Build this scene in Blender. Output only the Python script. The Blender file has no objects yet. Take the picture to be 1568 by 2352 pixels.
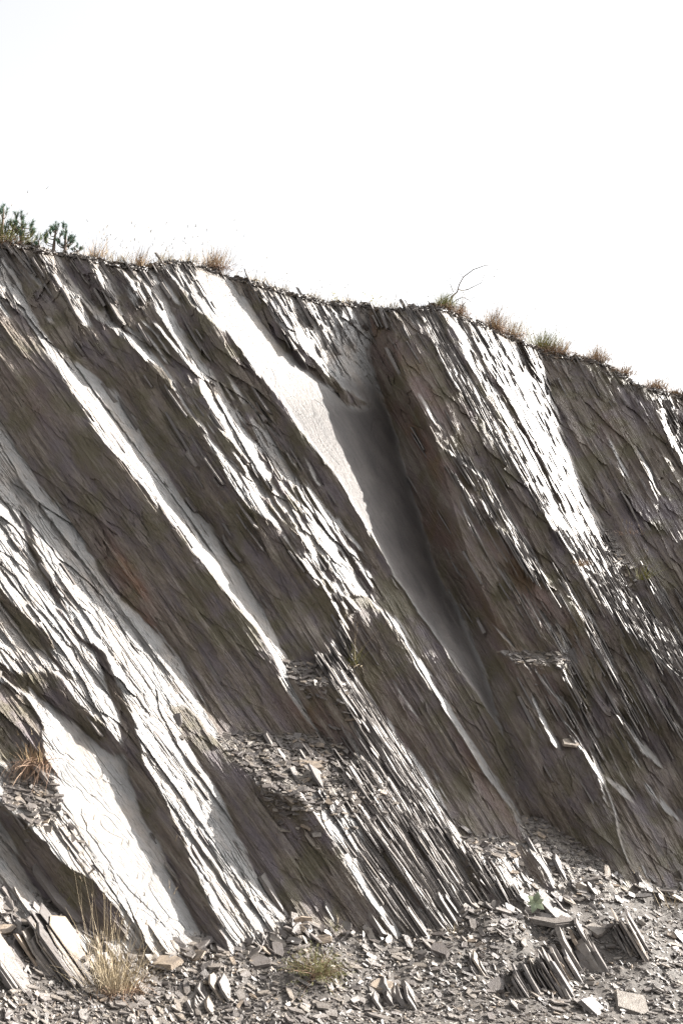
import bpy, math, random
import numpy as np
from mathutils import Vector, Matrix
R = math.radians
scene = bpy.context.scene
rng = np.random.default_rng(7); random.seed(7)

# ------------------------------------------------------------------ camera, sky, sun, exposure
CAMZ, PITCH, FPX = 1.9, 14.0, 2258.0          # FPX: focal length in units of a 1568 x 2352 frame
cam_d = bpy.data.cameras.new('camera'); cam = bpy.data.objects.new('camera', cam_d)
scene.collection.objects.link(cam); scene.camera = cam
cam.location = (0, 0, CAMZ); cam.rotation_euler = (R(90+PITCH), 0, 0)
cam_d.sensor_fit = 'VERTICAL'; cam_d.sensor_height = 24; cam_d.lens = 24*FPX/2352
cam_d.clip_start = .05; cam_d.clip_end = 3000

YAW, INC = R(24), R(65)
e_r = np.array([math.cos(YAW), math.sin(YAW), 0.])
n_h = np.array([math.sin(YAW), -math.cos(YAW), 0.])
NRM = n_h*math.sin(INC) + np.array([0, 0, math.cos(INC)])
e_t = -n_h*math.cos(INC) + np.array([0, 0, math.sin(INC)])
Uv = .84*e_r + .54*e_t                         # across the bedding, up to the right
Sv = .54*e_r - .84*e_t                         # down along the bedding
SUN = .30*NRM + .93*Uv + .10*Sv; SUN = SUN/np.linalg.norm(SUN)
sun_el = math.asin(SUN[2]); sun_az = math.atan2(SUN[0], SUN[1])

world = bpy.data.worlds.new('World'); scene.world = world; world.use_nodes = True
wn = world.node_tree.nodes; wl = world.node_tree.links
sky = wn.new('ShaderNodeTexSky'); sky.sky_type = 'NISHITA'; sky.sun_disc = False
sky.sun_elevation = sun_el; sky.sun_rotation = sun_az
sky.air_density = 1.0; sky.dust_density = 4.0; sky.ozone_density = 1.0; sky.altitude = 100
hsv = wn.new('ShaderNodeHueSaturation'); hsv.inputs['Saturation'].default_value = .08      # thin white haze over the whole sky
wl.new(sky.outputs[0], hsv.inputs['Color']); wl.new(hsv.outputs[0], wn['Background'].inputs[0]); wn['Background'].inputs[1].default_value = .088
sun_d = bpy.data.lights.new('sun', 'SUN'); sun_d.energy = 4.2; sun_d.angle = R(.6); sun_d.color = (1, .955, .89)
sun_o = bpy.data.objects.new('sun', sun_d); scene.collection.objects.link(sun_o)
sun_o.rotation_euler = Vector(SUN.tolist()).to_track_quat('Z', 'Y').to_euler()
scene.view_settings.view_transform = 'Standard'; scene.view_settings.look = 'None'
scene.view_settings.gamma = 1; scene.view_settings.use_curve_mapping = False
scene.view_settings.exposure = 2.25

# ------------------------------------------------------------------ helpers
def tag(o, label=None, cat=None, group=None, kind=None):
    if label: o['label'] = label
    if cat: o['category'] = cat
    if group: o['group'] = group
    if kind or cat: o['kind'] = kind or 'thing'
    return o

def mesh_np(name, V, quads=None, tris=None, mat=None, parent=None, smooth=False, cols=None, polys=None):
    me = bpy.data.meshes.new(name)
    if polys is not None:
        me.from_pydata(V.tolist() if hasattr(V, 'tolist') else V, [], polys)
    else:
        V = np.asarray(V, np.float32)
        parts = []; tot = []
        if quads is not None and len(quads): parts.append(np.asarray(quads).ravel()); tot += [np.full(len(quads), 4)]
        if tris is not None and len(tris): parts.append(np.asarray(tris).ravel()); tot += [np.full(len(tris), 3)]
        li = np.concatenate(parts).astype(np.int32); lt = np.concatenate(tot).astype(np.int32)
        me.vertices.add(len(V)); me.vertices.foreach_set('co', V.ravel())
        me.loops.add(len(li)); me.loops.foreach_set('vertex_index', li)
        me.polygons.add(len(lt)); ls = np.concatenate([[0], np.cumsum(lt)[:-1]]).astype(np.int32)
        me.polygons.foreach_set('loop_start', ls)
        me.update(calc_edges=True)
    if cols:
        for cn, arr in cols.items():
            a = me.color_attributes.new(cn, 'FLOAT_COLOR', 'POINT')
            a.data.foreach_set('color', np.asarray(arr, np.float32).ravel())
    me.polygons.foreach_set('use_smooth', np.full(len(me.polygons), smooth))
    if mat: me.materials.append(mat)
    o = bpy.data.objects.new(name, me); scene.collection.objects.link(o)
    if parent: o.parent = parent
    return o

def h2(i, j, seed):
    i = i.astype(np.int64); j = j.astype(np.int64)
    x = (i*374761393 + j*668265263 + seed*1442695041) & 0xffffffff
    x = ((x ^ (x >> 13))*1274126177) & 0xffffffff
    x = ((x ^ (x >> 16))*2246822519) & 0xffffffff
    return ((x ^ (x >> 15)) & 0xffffff)/float(0xffffff)
def vnoise(a, b, seed):
    i = np.floor(a); j = np.floor(b); f = a-i; g = b-j
    f = f*f*(3-2*f); g = g*g*(3-2*g)
    return ((h2(i, j, seed)*(1-f)+h2(i+1, j, seed)*f)*(1-g) + (h2(i, j+1, seed)*(1-f)+h2(i+1, j+1, seed)*f)*g)*2-1
def fbm(a, b, seed, o=4, r=.5):
    s = 0; k = 1; t = 0
    for q in range(o):
        s = s + k*vnoise(a*2**q+q*17.3, b*2**q-q*9.1, seed+q*31); t += k; k *= r
    return s/t
def cells(a, b, seed):
    """nearest jittered cell: id hash, second hash, edge distance, offsets"""
    i0 = np.floor(a); j0 = np.floor(b)
    d1 = np.full(a.shape, 9.); d2 = np.full(a.shape, 9.); ida = np.zeros(a.shape); idb = np.zeros(a.shape)
    oa = np.zeros(a.shape); ob = np.zeros(a.shape)
    for di in (-1, 0, 1):
        for dj in (-1, 0, 1):
            i = i0+di; j = j0+dj
            pa = i+.5+.9*(h2(i, j, seed)-.5); pb = j+.5+.9*(h2(i, j, seed+1)-.5)
            d = (a-pa)**2+(b-pb)**2
            c = d < d1
            d2 = np.where(c, d1, np.minimum(d2, d)); d1 = np.where(c, d, d1)
            ida = np.where(c, h2(i, j, seed+2), ida); idb = np.where(c, h2(i, j, seed+3), idb)
            oa = np.where(c, a-pa, oa); ob = np.where(c, b-pb, ob)
    return ida, idb, np.sqrt(d2)-np.sqrt(d1), oa, ob

CP, SP = math.cos(R(PITCH)), math.sin(R(PITCH))
def rays(x, y):
    cx = (x-784)/FPX; cy = (1176-y)/FPX
    d = np.stack([cx, CP-SP*cy, SP+CP*cy], -1)
    return d
P0 = np.array([0, 0, CAMZ]) + rays(np.array(784.), np.array(2140.))*8.9     # a point of the cliff foot
def on_plane(x, y):
    d = rays(np.asarray(x, float), np.asarray(y, float))
    dn = np.minimum(d@NRM, -.18)
    t = ((P0-np.array([0, 0, CAMZ]))@NRM)/dn
    return t, d, dn
def pt(x, y, h=0.):
    """world point on the cliff plane seen at photo position x, y, raised h metres off it"""
    t, d, dn = on_plane(x, y)
    t = t + h/dn
    return np.array([0, 0, CAMZ]) + d*t[..., None]

CREST = [(-700, 470), (-150, 540), (0, 560), (60, 562), (100, 574), (180, 584), (250, 604), (330, 614), (390, 596), (460, 607), (510, 622), (560, 642),
 (640, 664), (690, 676), (740, 692), (830, 698), (890, 708), (960, 706), (1010, 704), (1060, 724), (1120, 748), (1200, 783), (1260, 812),
 (1340, 820), (1400, 836), (1450, 874), (1520, 898), (1568, 908), (1750, 945), (2300, 1050)]
crx, cry = np.array(CREST, float).T
FOOT = [(-900, 2040), (-200, 2060), (0, 2095), (100, 2112), (180, 2160), (300, 2172), (450, 2185), (610, 2165), (680, 2140), (780, 2150), (900, 2148), (960, 2125),
 (1080, 2095), (1165, 2085), (1230, 2078), (1300, 2058), (1360, 2035), (1400, 2025), (1450, 2026), (1568, 2040), (1800, 2080), (2400, 2140)]
fx, fy = np.array(FOOT, float).T

# ------------------------------------------------------------------ cliff relief
# dark joint faces: (slope, left edge, right edge) in photo coordinates; everything between them is bedding plane
D = [
 (.54, [(-300,700),(-150,840),(0,965),(40,1037),(120,1142),(200,1257),(250,1347),(310,1400),(360,1452),(415,1517),(450,1590),(505,1690),(520,1705)],
       [(-300,330),(-100,500),(0,625),(60,745),(120,825),(168,900),(220,986),(345,1136),(400,1207),(510,1357),(580,1440),(625,1507),(650,1565),(700,1640),(745,1705)]),
 (.72, [(10,550),(60,690),(120,790),(190,842),(265,900),(320,986),(415,1136),(480,1207),(575,1357),(655,1507),(670,1570),(745,1700),(830,1790)],
       [(85,560),(110,620),(150,661),(220,731),(285,781),(320,821),(370,846),(425,931),(460,980),(480,1016),(530,1107),(575,1167),(620,1192),(655,1222),(695,1287),(740,1352),(780,1430),(745,1540),(790,1650),(835,1790)]),
 (.6, [(130,570),(165,640),(210,700),(255,735),(300,775)], [(198,570),(218,621),(244,660),(262,700),(335,790)]),
 (.70, [(240,595),(262,660),(300,750),(350,810),(400,880),(450,960),(500,1020),(560,1100),(640,1190),(700,1270),(760,1340)],
       [(308,600),(350,686),(375,736),(435,826),(470,900),(520,990),(590,1090),(670,1190),(740,1280),(800,1350)]),
 (.68, [(340,600),(385,700),(420,760),(470,830),(510,900),(560,980),(640,1090),(720,1190),(800,1290),(850,1365),(915,1426),(975,1531),(1032,1616),(1082,1701),(1122,1766),(1190,1880)],
       [(385,595),(440,700),(500,741),(565,826),(640,916),(695,991),(784,1111),(840,1210),(889,1306),(924,1356),(964,1416),(999,1466),(1059,1556),(1094,1601),(1159,1691),(1200,1880)]),
 (.62, [(760,1372),(800,1480),(809,1556),(854,1601),(904,1671),(954,1751),(1004,1816),(1064,1935)],
       [(844,1372),(899,1426),(959,1531),(1014,1616),(1064,1701),(1104,1766),(1184,1881),(1205,1935)]),
 (.7, [(500,600),(580,716),(640,790),(700,850),(770,900),(800,930)], [(520,600),(590,671),(630,736),(700,806),(784,886),(850,930)]),
 (.80, [(850,690),(845,800),(865,880),(900,960),(935,1080),(970,1200),(1000,1290),(1050,1400),(1110,1540),(1150,1660),(1185,1800),(1200,1900),(1260,2000),(1300,2100)],
       [(955,690),(964,720),(994,785),(1034,870),(1104,960),(1154,1040),(1199,1100),(1240,1160),(1290,1240),(1380,1370),(1440,1450),(1568,1560),(1700,1700),(1900,1900),(2100,2100)]),
 (1.0, [(1235,780),(1259,890),(1294,1000),(1324,1095),(1364,1170),(1400,1250),(1430,1330),(1480,1400),(1540,1450),(1640,1560)],
       [(1440,780),(1500,890),(1514,915),(1554,1035),(1600,1150),(1640,1300),(1700,1560)]),
 (.9, [(1530,880),(1575,1035),(1640,1200),(1800,1560)], [(1900,880),(2000,1200),(2200,1560)]),
 (.50, [(385,1622),(425,1703),(475,1778),(515,1838),(540,1893),(575,1963),(615,2043),(645,2083),(700,2160)],
       [(425,1622),(505,1703),(555,1758),(605,1818),(685,1828),(725,1878),(784,1963),(830,2040),(912,2160)]),
 (.75, [(216,1492),(245,1570),(262,1620),(275,1680),(290,1763),(325,1873),(380,1973),(440,2098),(490,2185)],
       [(232,1492),(255,1545),(285,1610),(303,1650),(332,1753),(382,1853),(417,1923),(452,2008),(477,2063),(525,2185)]),
 (.9, [(20,1545),(63,1578),(108,1608),(168,1664),(216,1703),(255,1733)], [(125,1545),(146,1562),(177,1611),(210,1641),(234,1662),(258,1695),(290,1733)]),
 (.9, [(-60,1330),(0,1385),(40,1435),(75,1490)], [(-60,1285),(0,1345),(60,1412),(100,1450),(130,1490)]),
 (.9, [(-60,1510),(0,1552),(57,1590)], [(-60,1470),(0,1515),(55,1560),(66,1590)]),
 (.55, [(-160,1570),(-120,1745)], [(18,1570),(60,1600),(92,1650),(106,1745)]),
 (.85, [(-200,1720),(-100,1800),(0,1890),(25,1930),(60,2000),(95,2060),(150,2110),(210,2160)],
       [(-150,1720),(20,1863),(65,1898),(100,1933),(135,1978),(170,2003),(220,2028),(260,2073),(292,2110),(300,2160)]),
 (.7, [(455,820),(520,925),(600,1055),(690,1200)], [(484,820),(550,925),(630,1055),(712,1200)]),
 (.7, [(420,720),(460,790),(500,850)], [(436,720),(480,790),(520,850)]),
 (.8, [(300,640),(330,720),(365,790)], [(318,640),(352,720),(380,790)]),
 (.8, [(640,1200),(700,1290),(750,1360)], [(664,1200),(724,1290),(772,1360)]),
 (.8, [(985,705),(1020,760),(1072,850),(1132,955),(1199,1060)], [(1000,705),(1040,760),(1092,850),(1152,955),(1210,1060)]),
 (.8, [(1062,740),(1108,830),(1160,920),(1240,1060),(1290,1180)], [(1070,740),(1120,830),(1172,920),(1250,1060),(1296,1180)]),
 (.8, [(1172,765),(1200,820),(1235,880)], [(1182,765),(1212,820),(1240,880)]),
 (.8, [(845,1918),(880,1985),(950,2090)], [(868,1918),(915,1985),(978,2090)]),
 (.8, [(1044,1973),(1062,2010),(1108,2080)], [(1080,1973),(1110,2010),(1152,2080)]),
 (.8, [(1105,1950),(1135,2000),(1175,2080)], [(1118,1950),(1150,2000),(1190,2080)]),
 (.8, [(1170,1940),(1205,2000),(1240,2060)], [(1200,1940),(1240,1985),(1276,2060)]),
 (.8, [(745,1560),(800,1680),(850,1770)], [(765,1560),(818,1680),(862,1770)]),
 (.8, [(820,1640),(870,1740),(930,1850)], [(832,1640),(884,1740),(940,1850)]),
 (.8, [(900,1860),(960,1960),(1030,2060)], [(912,1860),(974,1960),(1040,2060)]),
 (.9, [(70,1440),(110,1500),(160,1560)], [(80,1440),(124,1500),(168,1560)]),
 (.9, [(130,1400),(180,1470),(222,1500)], [(142,1400),(195,1470),(232,1500)]),
 (.9, [(40,1160),(58,1230),(90,1300),(140,1390)], [(46,1160),(68,1230),(102,1300),(148,1390)]),
 (.9, [(150,1590),(190,1640),(230,1700)],[(156,1590),(198,1640),(236,1700)]),
]
# narrow lit lips inside the dark faces (centre line, width)
LIPS = [([(1019,1030),(1060,1060),(1114,1100),(1164,1185),(1214,1285),(1250,1330)], 17), ([(1109,1141),(1160,1230),(1209,1301)], 8),
 ([(1284,1441),(1324,1591),(1394,1841)], 8), ([(1404,1616),(1460,1690),(1519,1766)], 15), ([(1219,1591),(1250,1670),(1284,1721)], 14),
 ([(1389,1786),(1425,1812),(1462,1850)], 20), ([(1478,1800),(1510,1840),(1560,1890)], 14), ([(1440,1700),(1475,1770)], 9), ([(1300,1330),(1380,1480),(1425,1580)], 11), ([(964,905),(1010,985)], 9), ([(928,712),(955,752)], 9),
 ([(1180,1500),(1215,1540)], 9), ([(1290,1540),(1330,1610)], 10), ([(1520,940),(1545,1030)], 12), ([(1455,1020),(1520,1150)], 6), ([(1395,1010),(1440,1100)], 7),
 ([(1340,1440),(1420,1560),(1450,1640)], 8), ([(1150,1300),(1210,1400)], 6), ([(1130,1430),(1180,1490)], 6), ([(1020,1260),(1065,1330)],6),
 ([(1050,1150),(1090,1230),(1120,1290)],5),([(1430,1500),(1500,1600),(1568,1680)],10),([(1320,1700),(1380,1790)],7),([(105,600),(145,660)], 12), ([(55,575),(75,640)], 8), ([(60,1700),(75,1760)], 7),
 ([(1560,1380),(1600,1440)],10),([(700,1000),(760,1080)],4),([(560,900),(640,1010)],5),([(900,1560),(960,1650)],4),([(980,1760),(1030,1840)],4),([(1230,1400),(1290,1500)],5)]
# ledges that carry rubble: (left edge, right edge)
LEDGE = [([(500,1688),(540,1730),(590,1790),(612,1822)], [(740,1688),(800,1740),(870,1800),(880,1822)]),
         ([(15,1785),(15,1855)], [(115,1785),(140,1855)]), ([(655,1520),(690,1575)], [(790,1520),(800,1575)]),
         ([(1060,1925),(1070,1968)], [(1160,1925),(1190,1968)]), ([(1188,1880),(1215,1955),(1268,1975),(1285,2065)], [(1235,1880),(1330,1940),(1395,1985),(1440,2065)]), ([(1150,1500),(1190,1525)], [(1290,1500),(1300,1525)]),
         ([(1380,1220),(1400,1300)], [(1400,1220),(1440,1300)])]

Y0 = 1500.
KX = np.array([-1500, 0, 560, 900, 1300, 1568, 2600.]); KV = np.array([.74, .72, .70, .60, .56, .56, .56])
def kslope(w): return np.interp(w, KX, KV)
wpitch, ypitch = 1.5, 2.7
wv = np.arange(-780, 2110, wpitch); yv = np.arange(440, 2330, ypitch)
W, Y = np.meshgrid(wv, yv, indexing='ij')
K = kslope(W); X = W + (Y-Y0)*K
dXdw = 1 + (Y-Y0)*np.gradient(kslope(wv), wpitch)[:, None]
S = Y/.84                                     # distance along the bedding
def beds(wd, ln, warp, seed, slant=.6):
    """long thin broken beds: index hashes and position inside the bed (across, along)"""
    a = W/wd + warp*fbm(W/(wd*7.), S/(ln*3.), seed, 2)*2
    i = np.floor(a); fa = a-i
    b = S/ln + h2(i, i*0, seed+1)*7 + slant*fa + .22*vnoise(a*2.1, S/(ln*.25), seed+5); j = np.floor(b)
    return h2(i, j, seed+2)-.5, h2(i, j, seed+3), fa, b-j
# jagged edges: warp the coordinates in which the faces are drawn
jag = 3*fbm(W/60, S/120, 11, 2) + 12*beds(26, 120, .5, 12)[0] + 6*beds(10, 46, .5, 14)[0]
Xw = X + jag
Yw = Y + 5*fbm(W/40, S/40, 21, 3)
G = np.zeros_like(W); Q = np.zeros_like(W); dark = np.zeros_like(W)
G[:] = np.nan
def edges(L, Rr, x, y):
    ly, lx = np.array([p[1] for p in L], float), np.array([p[0] for p in L], float)
    o = np.argsort(ly, kind='stable'); ly, lx = ly[o], lx[o]
    ry, rx = np.array([p[1] for p in Rr], float), np.array([p[0] for p in Rr], float)
    o = np.argsort(ry, kind='stable'); ry, rx = ry[o], rx[o]
    a = np.interp(y, ly, lx); b = np.interp(y, ry, rx)
    m = (x > a) & (x < b) & (y >= max(ly[0], ry[0])) & (y <= min(ly[-1], ry[-1]))
    return m, ly, lx, ry, rx
slope = np.zeros_like(W)
gx = np.zeros_like(W); gy = np.zeros_like(W)
for a, L, Rr in D:
    m, ly, lx, ry, rx = edges(L, Rr, Xw, Yw)
    k = (rx[-1]-rx[0])/(ry[-1]-ry[0]); k = max(.2, k); ph = math.atan2(1, k)
    gx[m] = a*math.sin(ph); gy[m] = -a*math.cos(ph); dark[m] = 1
for c, wd in LIPS:
    cy_ = np.array([p[1] for p in c], float); cx_ = np.array([p[0] for p in c], float)
    xc = np.interp(Yw, cy_, cx_)
    en = np.clip((Yw-cy_[0])/25, 0, 1)*np.clip((cy_[-1]-Yw)/25, 0, 1)
    dark[np.abs(Xw-xc) < wd*.5*np.sqrt(en)*(1+.5*vnoise(W/30, S/30, 77))] = 0
# extra fine saw teeth where the photograph shows thin beds
def zone(poly_l, poly_r, x=None, y=None):
    return edges(poly_l, poly_r, X if x is None else x, Y if y is None else y)[0]
b6 = zone([(1235,780),(1259,890),(1294,1000),(1324,1095),(1364,1170),(1400,1250)], [(1440,780),(1500,890),(1514,915),(1554,1035),(1600,1150),(1640,1250)])
zr = ~b6 & zone([(940,700),(960,900),(1010,1100),(1060,1300),(1150,1480),(1230,1700),(1300,1900),(1330,2100)], [(2300,700),(2300,2100)]) & (dark > 0)
ph = W/34 + 1.1*fbm(W/120, S/420, 51, 3)*2.0
fr = ph-np.floor(ph); key = h2(np.floor(ph), np.floor(S/130+h2(np.floor(ph), ph*0, 3)*9), 61)
lit_t = zr & (fr > .88) & (key > .80)
dark[lit_t] = 0
zm = zone([(90,560),(300,800),(450,960),(560,1120),(700,1300),(760,1400)], [(400,560),(470,800),(620,960),(760,1120),(860,1300),(900,1400)]) & (dark > 0)
ph2 = W/21 + 1.6*fbm(W/80, S/260, 55, 3); fr2 = ph2-np.floor(ph2); key2 = h2(np.floor(ph2), np.floor(S/90+h2(np.floor(ph2), ph2*0, 4)*9), 62)
dark[zm & (fr2 > .66) & (key2 > .50)] = 0
zm2 = zone([(430,860),(480,980),(560,1100),(640,1220),(720,1330)], [(520,860),(620,980),(700,1100),(790,1220),(860,1330)]) & (dark > 0)
dark[zm2 & (h2(np.floor(W/15+.6*vnoise(W/40, S/60, 78)), np.floor(S/55+h2(np.floor(W/15), W*0, 79)*5), 80) > .66)] = 0
low3 = zone([(790,1300),(850,1365),(915,1426),(975,1531),(1032,1616),(1082,1701),(1122,1766),(1190,1880)], [(880,1300),(924,1356),(964,1416),(999,1466),(1059,1556),(1094,1601),(1159,1691),(1200,1880)]) & (dark > 0)
gx[low3] *= .6; gy[low3] *= .6
ph3 = W/42 + 1.3*fbm(W/90, S/300, 58, 3); fr3 = ph3-np.floor(ph3); key3 = h2(np.floor(ph3), np.floor(S/75+h2(np.floor(ph3), ph3*0, 6)*9), 64)
dcr = Y-np.interp(X, crx, cry)
dark[(dark > 0) & (dcr < 190) & (X < 470) & (fr3 > .72) & (key3 > .45+.002*dcr)] = 0
ledge = np.zeros_like(W)
for L, Rr in LEDGE:
    m = zone(L, Rr, Xw, Yw); ledge[m] = 1
# smooth slabs
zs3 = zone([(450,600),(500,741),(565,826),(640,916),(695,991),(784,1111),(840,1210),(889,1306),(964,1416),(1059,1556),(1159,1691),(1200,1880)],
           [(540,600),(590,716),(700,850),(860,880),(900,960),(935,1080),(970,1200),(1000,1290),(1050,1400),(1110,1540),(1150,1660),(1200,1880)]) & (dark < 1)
zs0 = zone([(118,1643),(125,1763),(165,1883),(230,1990),(300,2085),(420,2185)], [(200,1643),(290,1763),(325,1873),(380,1973),(440,2098),(485,2185)]) & (dark < 1)
smooth_m = np.where(zs3 | zs0, 1., 0.)
def blur(A, sw, sy):
    fw = np.fft.fftfreq(A.shape[0], wpitch)[:, None]; fyy = np.fft.rfftfreq(A.shape[1], ypitch)[None]
    return np.fft.irfft2(np.fft.rfft2(A)*np.exp(-2*(math.pi**2)*((fw*sw)**2+(fyy*sy)**2)), s=A.shape)
nx = .86/np.sqrt(.86**2+(K*.86)**2); ny = np.sqrt(1-nx**2)
au = np.where(dark > 0, np.hypot(gx, gy), 0)
strip0 = zone([(1000,700),(1060,850),(1144,955),(1199,1060),(1260,1180),(1300,1240)], [(1240,700),(1254,810),(1294,1000),(1364,1170),(1390,1240)])
mean_d = blur(au, 170, 220); frac_b = blur(1-dark, 170, 220)
b = np.clip(mean_d/np.maximum(frac_b, .02), .55, 2.1)
b = np.where(strip0, np.maximum(b, 1.5), b)
sl_y = np.array([600,741,826,916,991,1111,1210,1306,1416,1556,1691,1880.]); sl_a = np.array([450,500,565,640,695,784,840,889,964,1059,1159,1200.])
sl_b = np.interp(sl_y, [600,716,850,880,900,960,1080,1200,1290,1400,1540,1660,1800,1900], [540,590,700,860,880,900,935,970,1000,1050,1110,1150,1185,1200.])
sfr = np.clip((X-np.interp(Y, sl_y, sl_a))/np.maximum(np.interp(Y, sl_y, sl_b)-np.interp(Y, sl_y, sl_a), 12), 0, 1)
b = np.where(zs3, np.where(Y < 830, .8, np.interp(Y, [830, 1000], [.75, .8])+.45*sfr), b)
G4y = np.array([690,800,880,960,1080,1200,1290,1400,1540,1660,1800,1900]); G4x = np.array([850,845,865,900,935,970,1000,1050,1110,1150,1185,1200])
wall = (dark > 0) & (Y > 720) & (Y < 1900) & (X > np.interp(Y, G4y, G4x)-2) & (X < np.interp(Y, G4y, G4x)+np.interp(Y, [720, 1000, 1500, 1900], [55, 85, 75, 40]))
wm = np.interp(Y, [760, 900, 1250, 1500], [2.6, 4.2, 4.2, 2.6])
gx = np.where(wall, gx*wm, gx); gy = np.where(wall, gy*wm, gy)
gx = np.where(dark > 0, gx, -b*nx); gy = np.where(dark > 0, gy, b*ny)
gx = np.where(ledge > 0, 0, gx); gy = np.where(ledge > 0, 1.25, gy)
g = gx*dXdw; q = gy+gx*K
g = g-g.mean(); q = q-q.mean()
fw = 2*math.pi*np.fft.fftfreq(W.shape[0], wpitch)[:, None]; fyy = 2*math.pi*np.fft.rfftfreq(W.shape[1], ypitch)[None]
MU, LAM = .8, (1/650.)**2
num = -1j*fw*np.fft.rfft2(g) - 1j*fyy*MU*np.fft.rfft2(q)
H = np.fft.irfft2(num/(fw**2+MU*fyy**2+LAM), s=W.shape)
print('mean slope', float((gx*dXdw).mean()))
print('relief D-px range', H.min(), H.max(), H.std())
H0 = H.copy()
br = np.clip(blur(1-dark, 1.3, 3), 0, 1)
sm = np.clip(blur(smooth_m, 5, 9), 0, 1)
rough = 1-sm
# bedding planes: thin plates broken one off another, elongated down the dip
A1, A2, Af, Ab = beds(38, 300, .8, 101); B1, B2, Bf, Bb = beds(14, 120, .8, 111); C1, C2, Cf, Cb = beds(5.5, 60, .8, 121)
pm = np.clip(.5+1.6*fbm(W/90, S/240, 131, 3), 0, 1)                         # where the plates are broken small
left = np.clip(blur(zone([(-500,900),(-400,2200)], [(0,960),(120,1142),(250,1347),(415,1517),(470,1760),(575,1963),(700,2200)])*1., 10, 10), 0, 1)
calm = 1-.55*left
plate = A1*10 + (.5-Af)*(1.5+5*A2) + pm*calm*(B1*5.5*(B2 > .3) + (.5-Bf)*3.4*B2) + (.35+.65*pm)*calm*(C1*1.6+(.5-Cf)*1.3)*(C2 > .35)
nick = -2.5*(np.abs(Bb-.5) > .47)*(B2 > .6)*pm - 2.0*(Af < .04)
tn = fbm(W/30, S/230, 201, 3)*4.5; terr = (np.floor(tn)+np.clip((tn-np.floor(tn))*10, 0, 1))*2.4
bladez = zone([(940,700),(1000,1000),(1100,1250),(1200,1500),(1300,1700)], [(2300,700),(2300,1700)]) | \
         zone([(640,1430),(740,1540),(830,1760),(820,1960),(930,2160)], [(860,1430),(900,1640),(960,1760),(1070,1960),(1300,2160)])
strip = zone([(1000,700),(1060,850),(1144,955),(1199,1060),(1260,1180),(1300,1240)], [(1240,700),(1254,810),(1294,1000),(1364,1170),(1390,1240)])
bl = np.clip(blur((bladez & ~b6)*1., 12, 30), 0, 1)*(1-.7*np.clip(blur(strip*1., 8, 16), 0, 1))
E1, E2, Ef, Eb = beds(8.5, 170, .7, 301, .2)
blade = E1*9 + (.5-Ef)*(2+5*E2)
H = H + br*rough*(plate*(1-.35*bl) + 1.0*terr + nick + bl*blade*1.1)
H = H + br*(1-rough)*(.8*A1*(A2 > .6) - 1.6*np.exp(-(fbm(W/70, S/200, 73, 3)/.012)**2) + .55*fbm(W/12, S/44, 71, 4)+.5*zs3*C1*(C2 > .5)+.9*zs3*B1*(B2 > .7) + 2.5*fbm(W/120, S/260, 72, 2) + zs0*(1.2*(fbm(W/60, S/190, 75, 4) > .12) + 1.8*(fbm(W/34, S/120, 76, 4) > .25)))
# dark joint faces: ribs and shallow scars along the bedding
F1, F2, Ff, Fb = beds(24, 380, .6, 401, .3); G1, G2, Gf, Gb = beds(8, 150, .7, 411, .3); I1, I2, If, Ib = beds(3.6, 55, .7, 421, .3)
st = fbm(W/30, S/160, 405, 3)*5 + F1*4.5 + (Ff-.5)*2.5*F2 + G1*2.6*(G2 > .35) + I1*.7 + fbm(W/6, S/16, 410, 2)*.8
H = H + (1-br)*st
# cross joints: the beds are cut into blocks that stand proud of or behind one another
J1, J2, Jf, Jb = beds(46, 105, .5, 451, -1.1); K1, K2, Kf, Kb = beds(24, 60, .6, 461, 1.0)
bm = 1.*((Y-np.interp(X, crx, cry) < 250) & (X < 930)) + ((X < 300) & (Y > 1120) & (Y < 1760)) + .8*((X > 1240) & (X-(Y-800)*.5 > 1240)) \
   + .8*zone([(430,860),(560,1100),(720,1330)], [(560,860),(700,1100),(860,1330)]) + .5*zone([(1000,900),(1250,1500),(1400,1800)], [(1200,900),(1500,1500),(1700,1800)]) + .25
bm = np.clip(blur(bm*1., 25, 25), 0, 1)*rough
H = H + bm*(J1*13*(J2 > .25) + (Jb-.5)*7*(J2-.3) + K1*6*(K2 > .4) + (Kb-.5)*4*(K2-.3))
# rubble-like roughness on the ledges, weathered broken rock under the crest and at the foot
ld = np.clip(blur(ledge, 6, 6), 0, 1)
H = H + ld*(fbm(X/10, Y/7, 501, 3)*5)
ycr = np.interp(X, crx, cry)
nearc = np.exp(-np.clip((Y-ycr)/np.interp(X, [1200, 1380, 1600], [24, 34, 52]), 0, 9)**1.4)
H = H + nearc*((cells(W/8, S/34, 601)[0]-.5)*9 + fbm(W/14, S/20, 603, 3)*7) - 20*np.exp(-np.clip((Y-ycr)/10., 0, 9))
yft0 = np.interp(X, fx, fy)
jf = np.clip(np.argmax(Y > yft0-6, axis=1), 1, W.shape[1]-1)
hf = np.array([H[i, j] for i, j in enumerate(jf)]); kk = np.exp(-np.arange(-80, 81)**2/(2*26.**2)); hf = np.convolve(np.pad(hf, 80, 'edge'), kk/kk.sum(), 'valid')
H = H - hf[:, None]*np.exp(-np.clip((yft0-Y)/150., 0, 9))
HM = H/FPX*9.6                                  # to metres at the mean distance
H0M = H0/FPX*9.6
V = pt(X, Y, HM)
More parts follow.
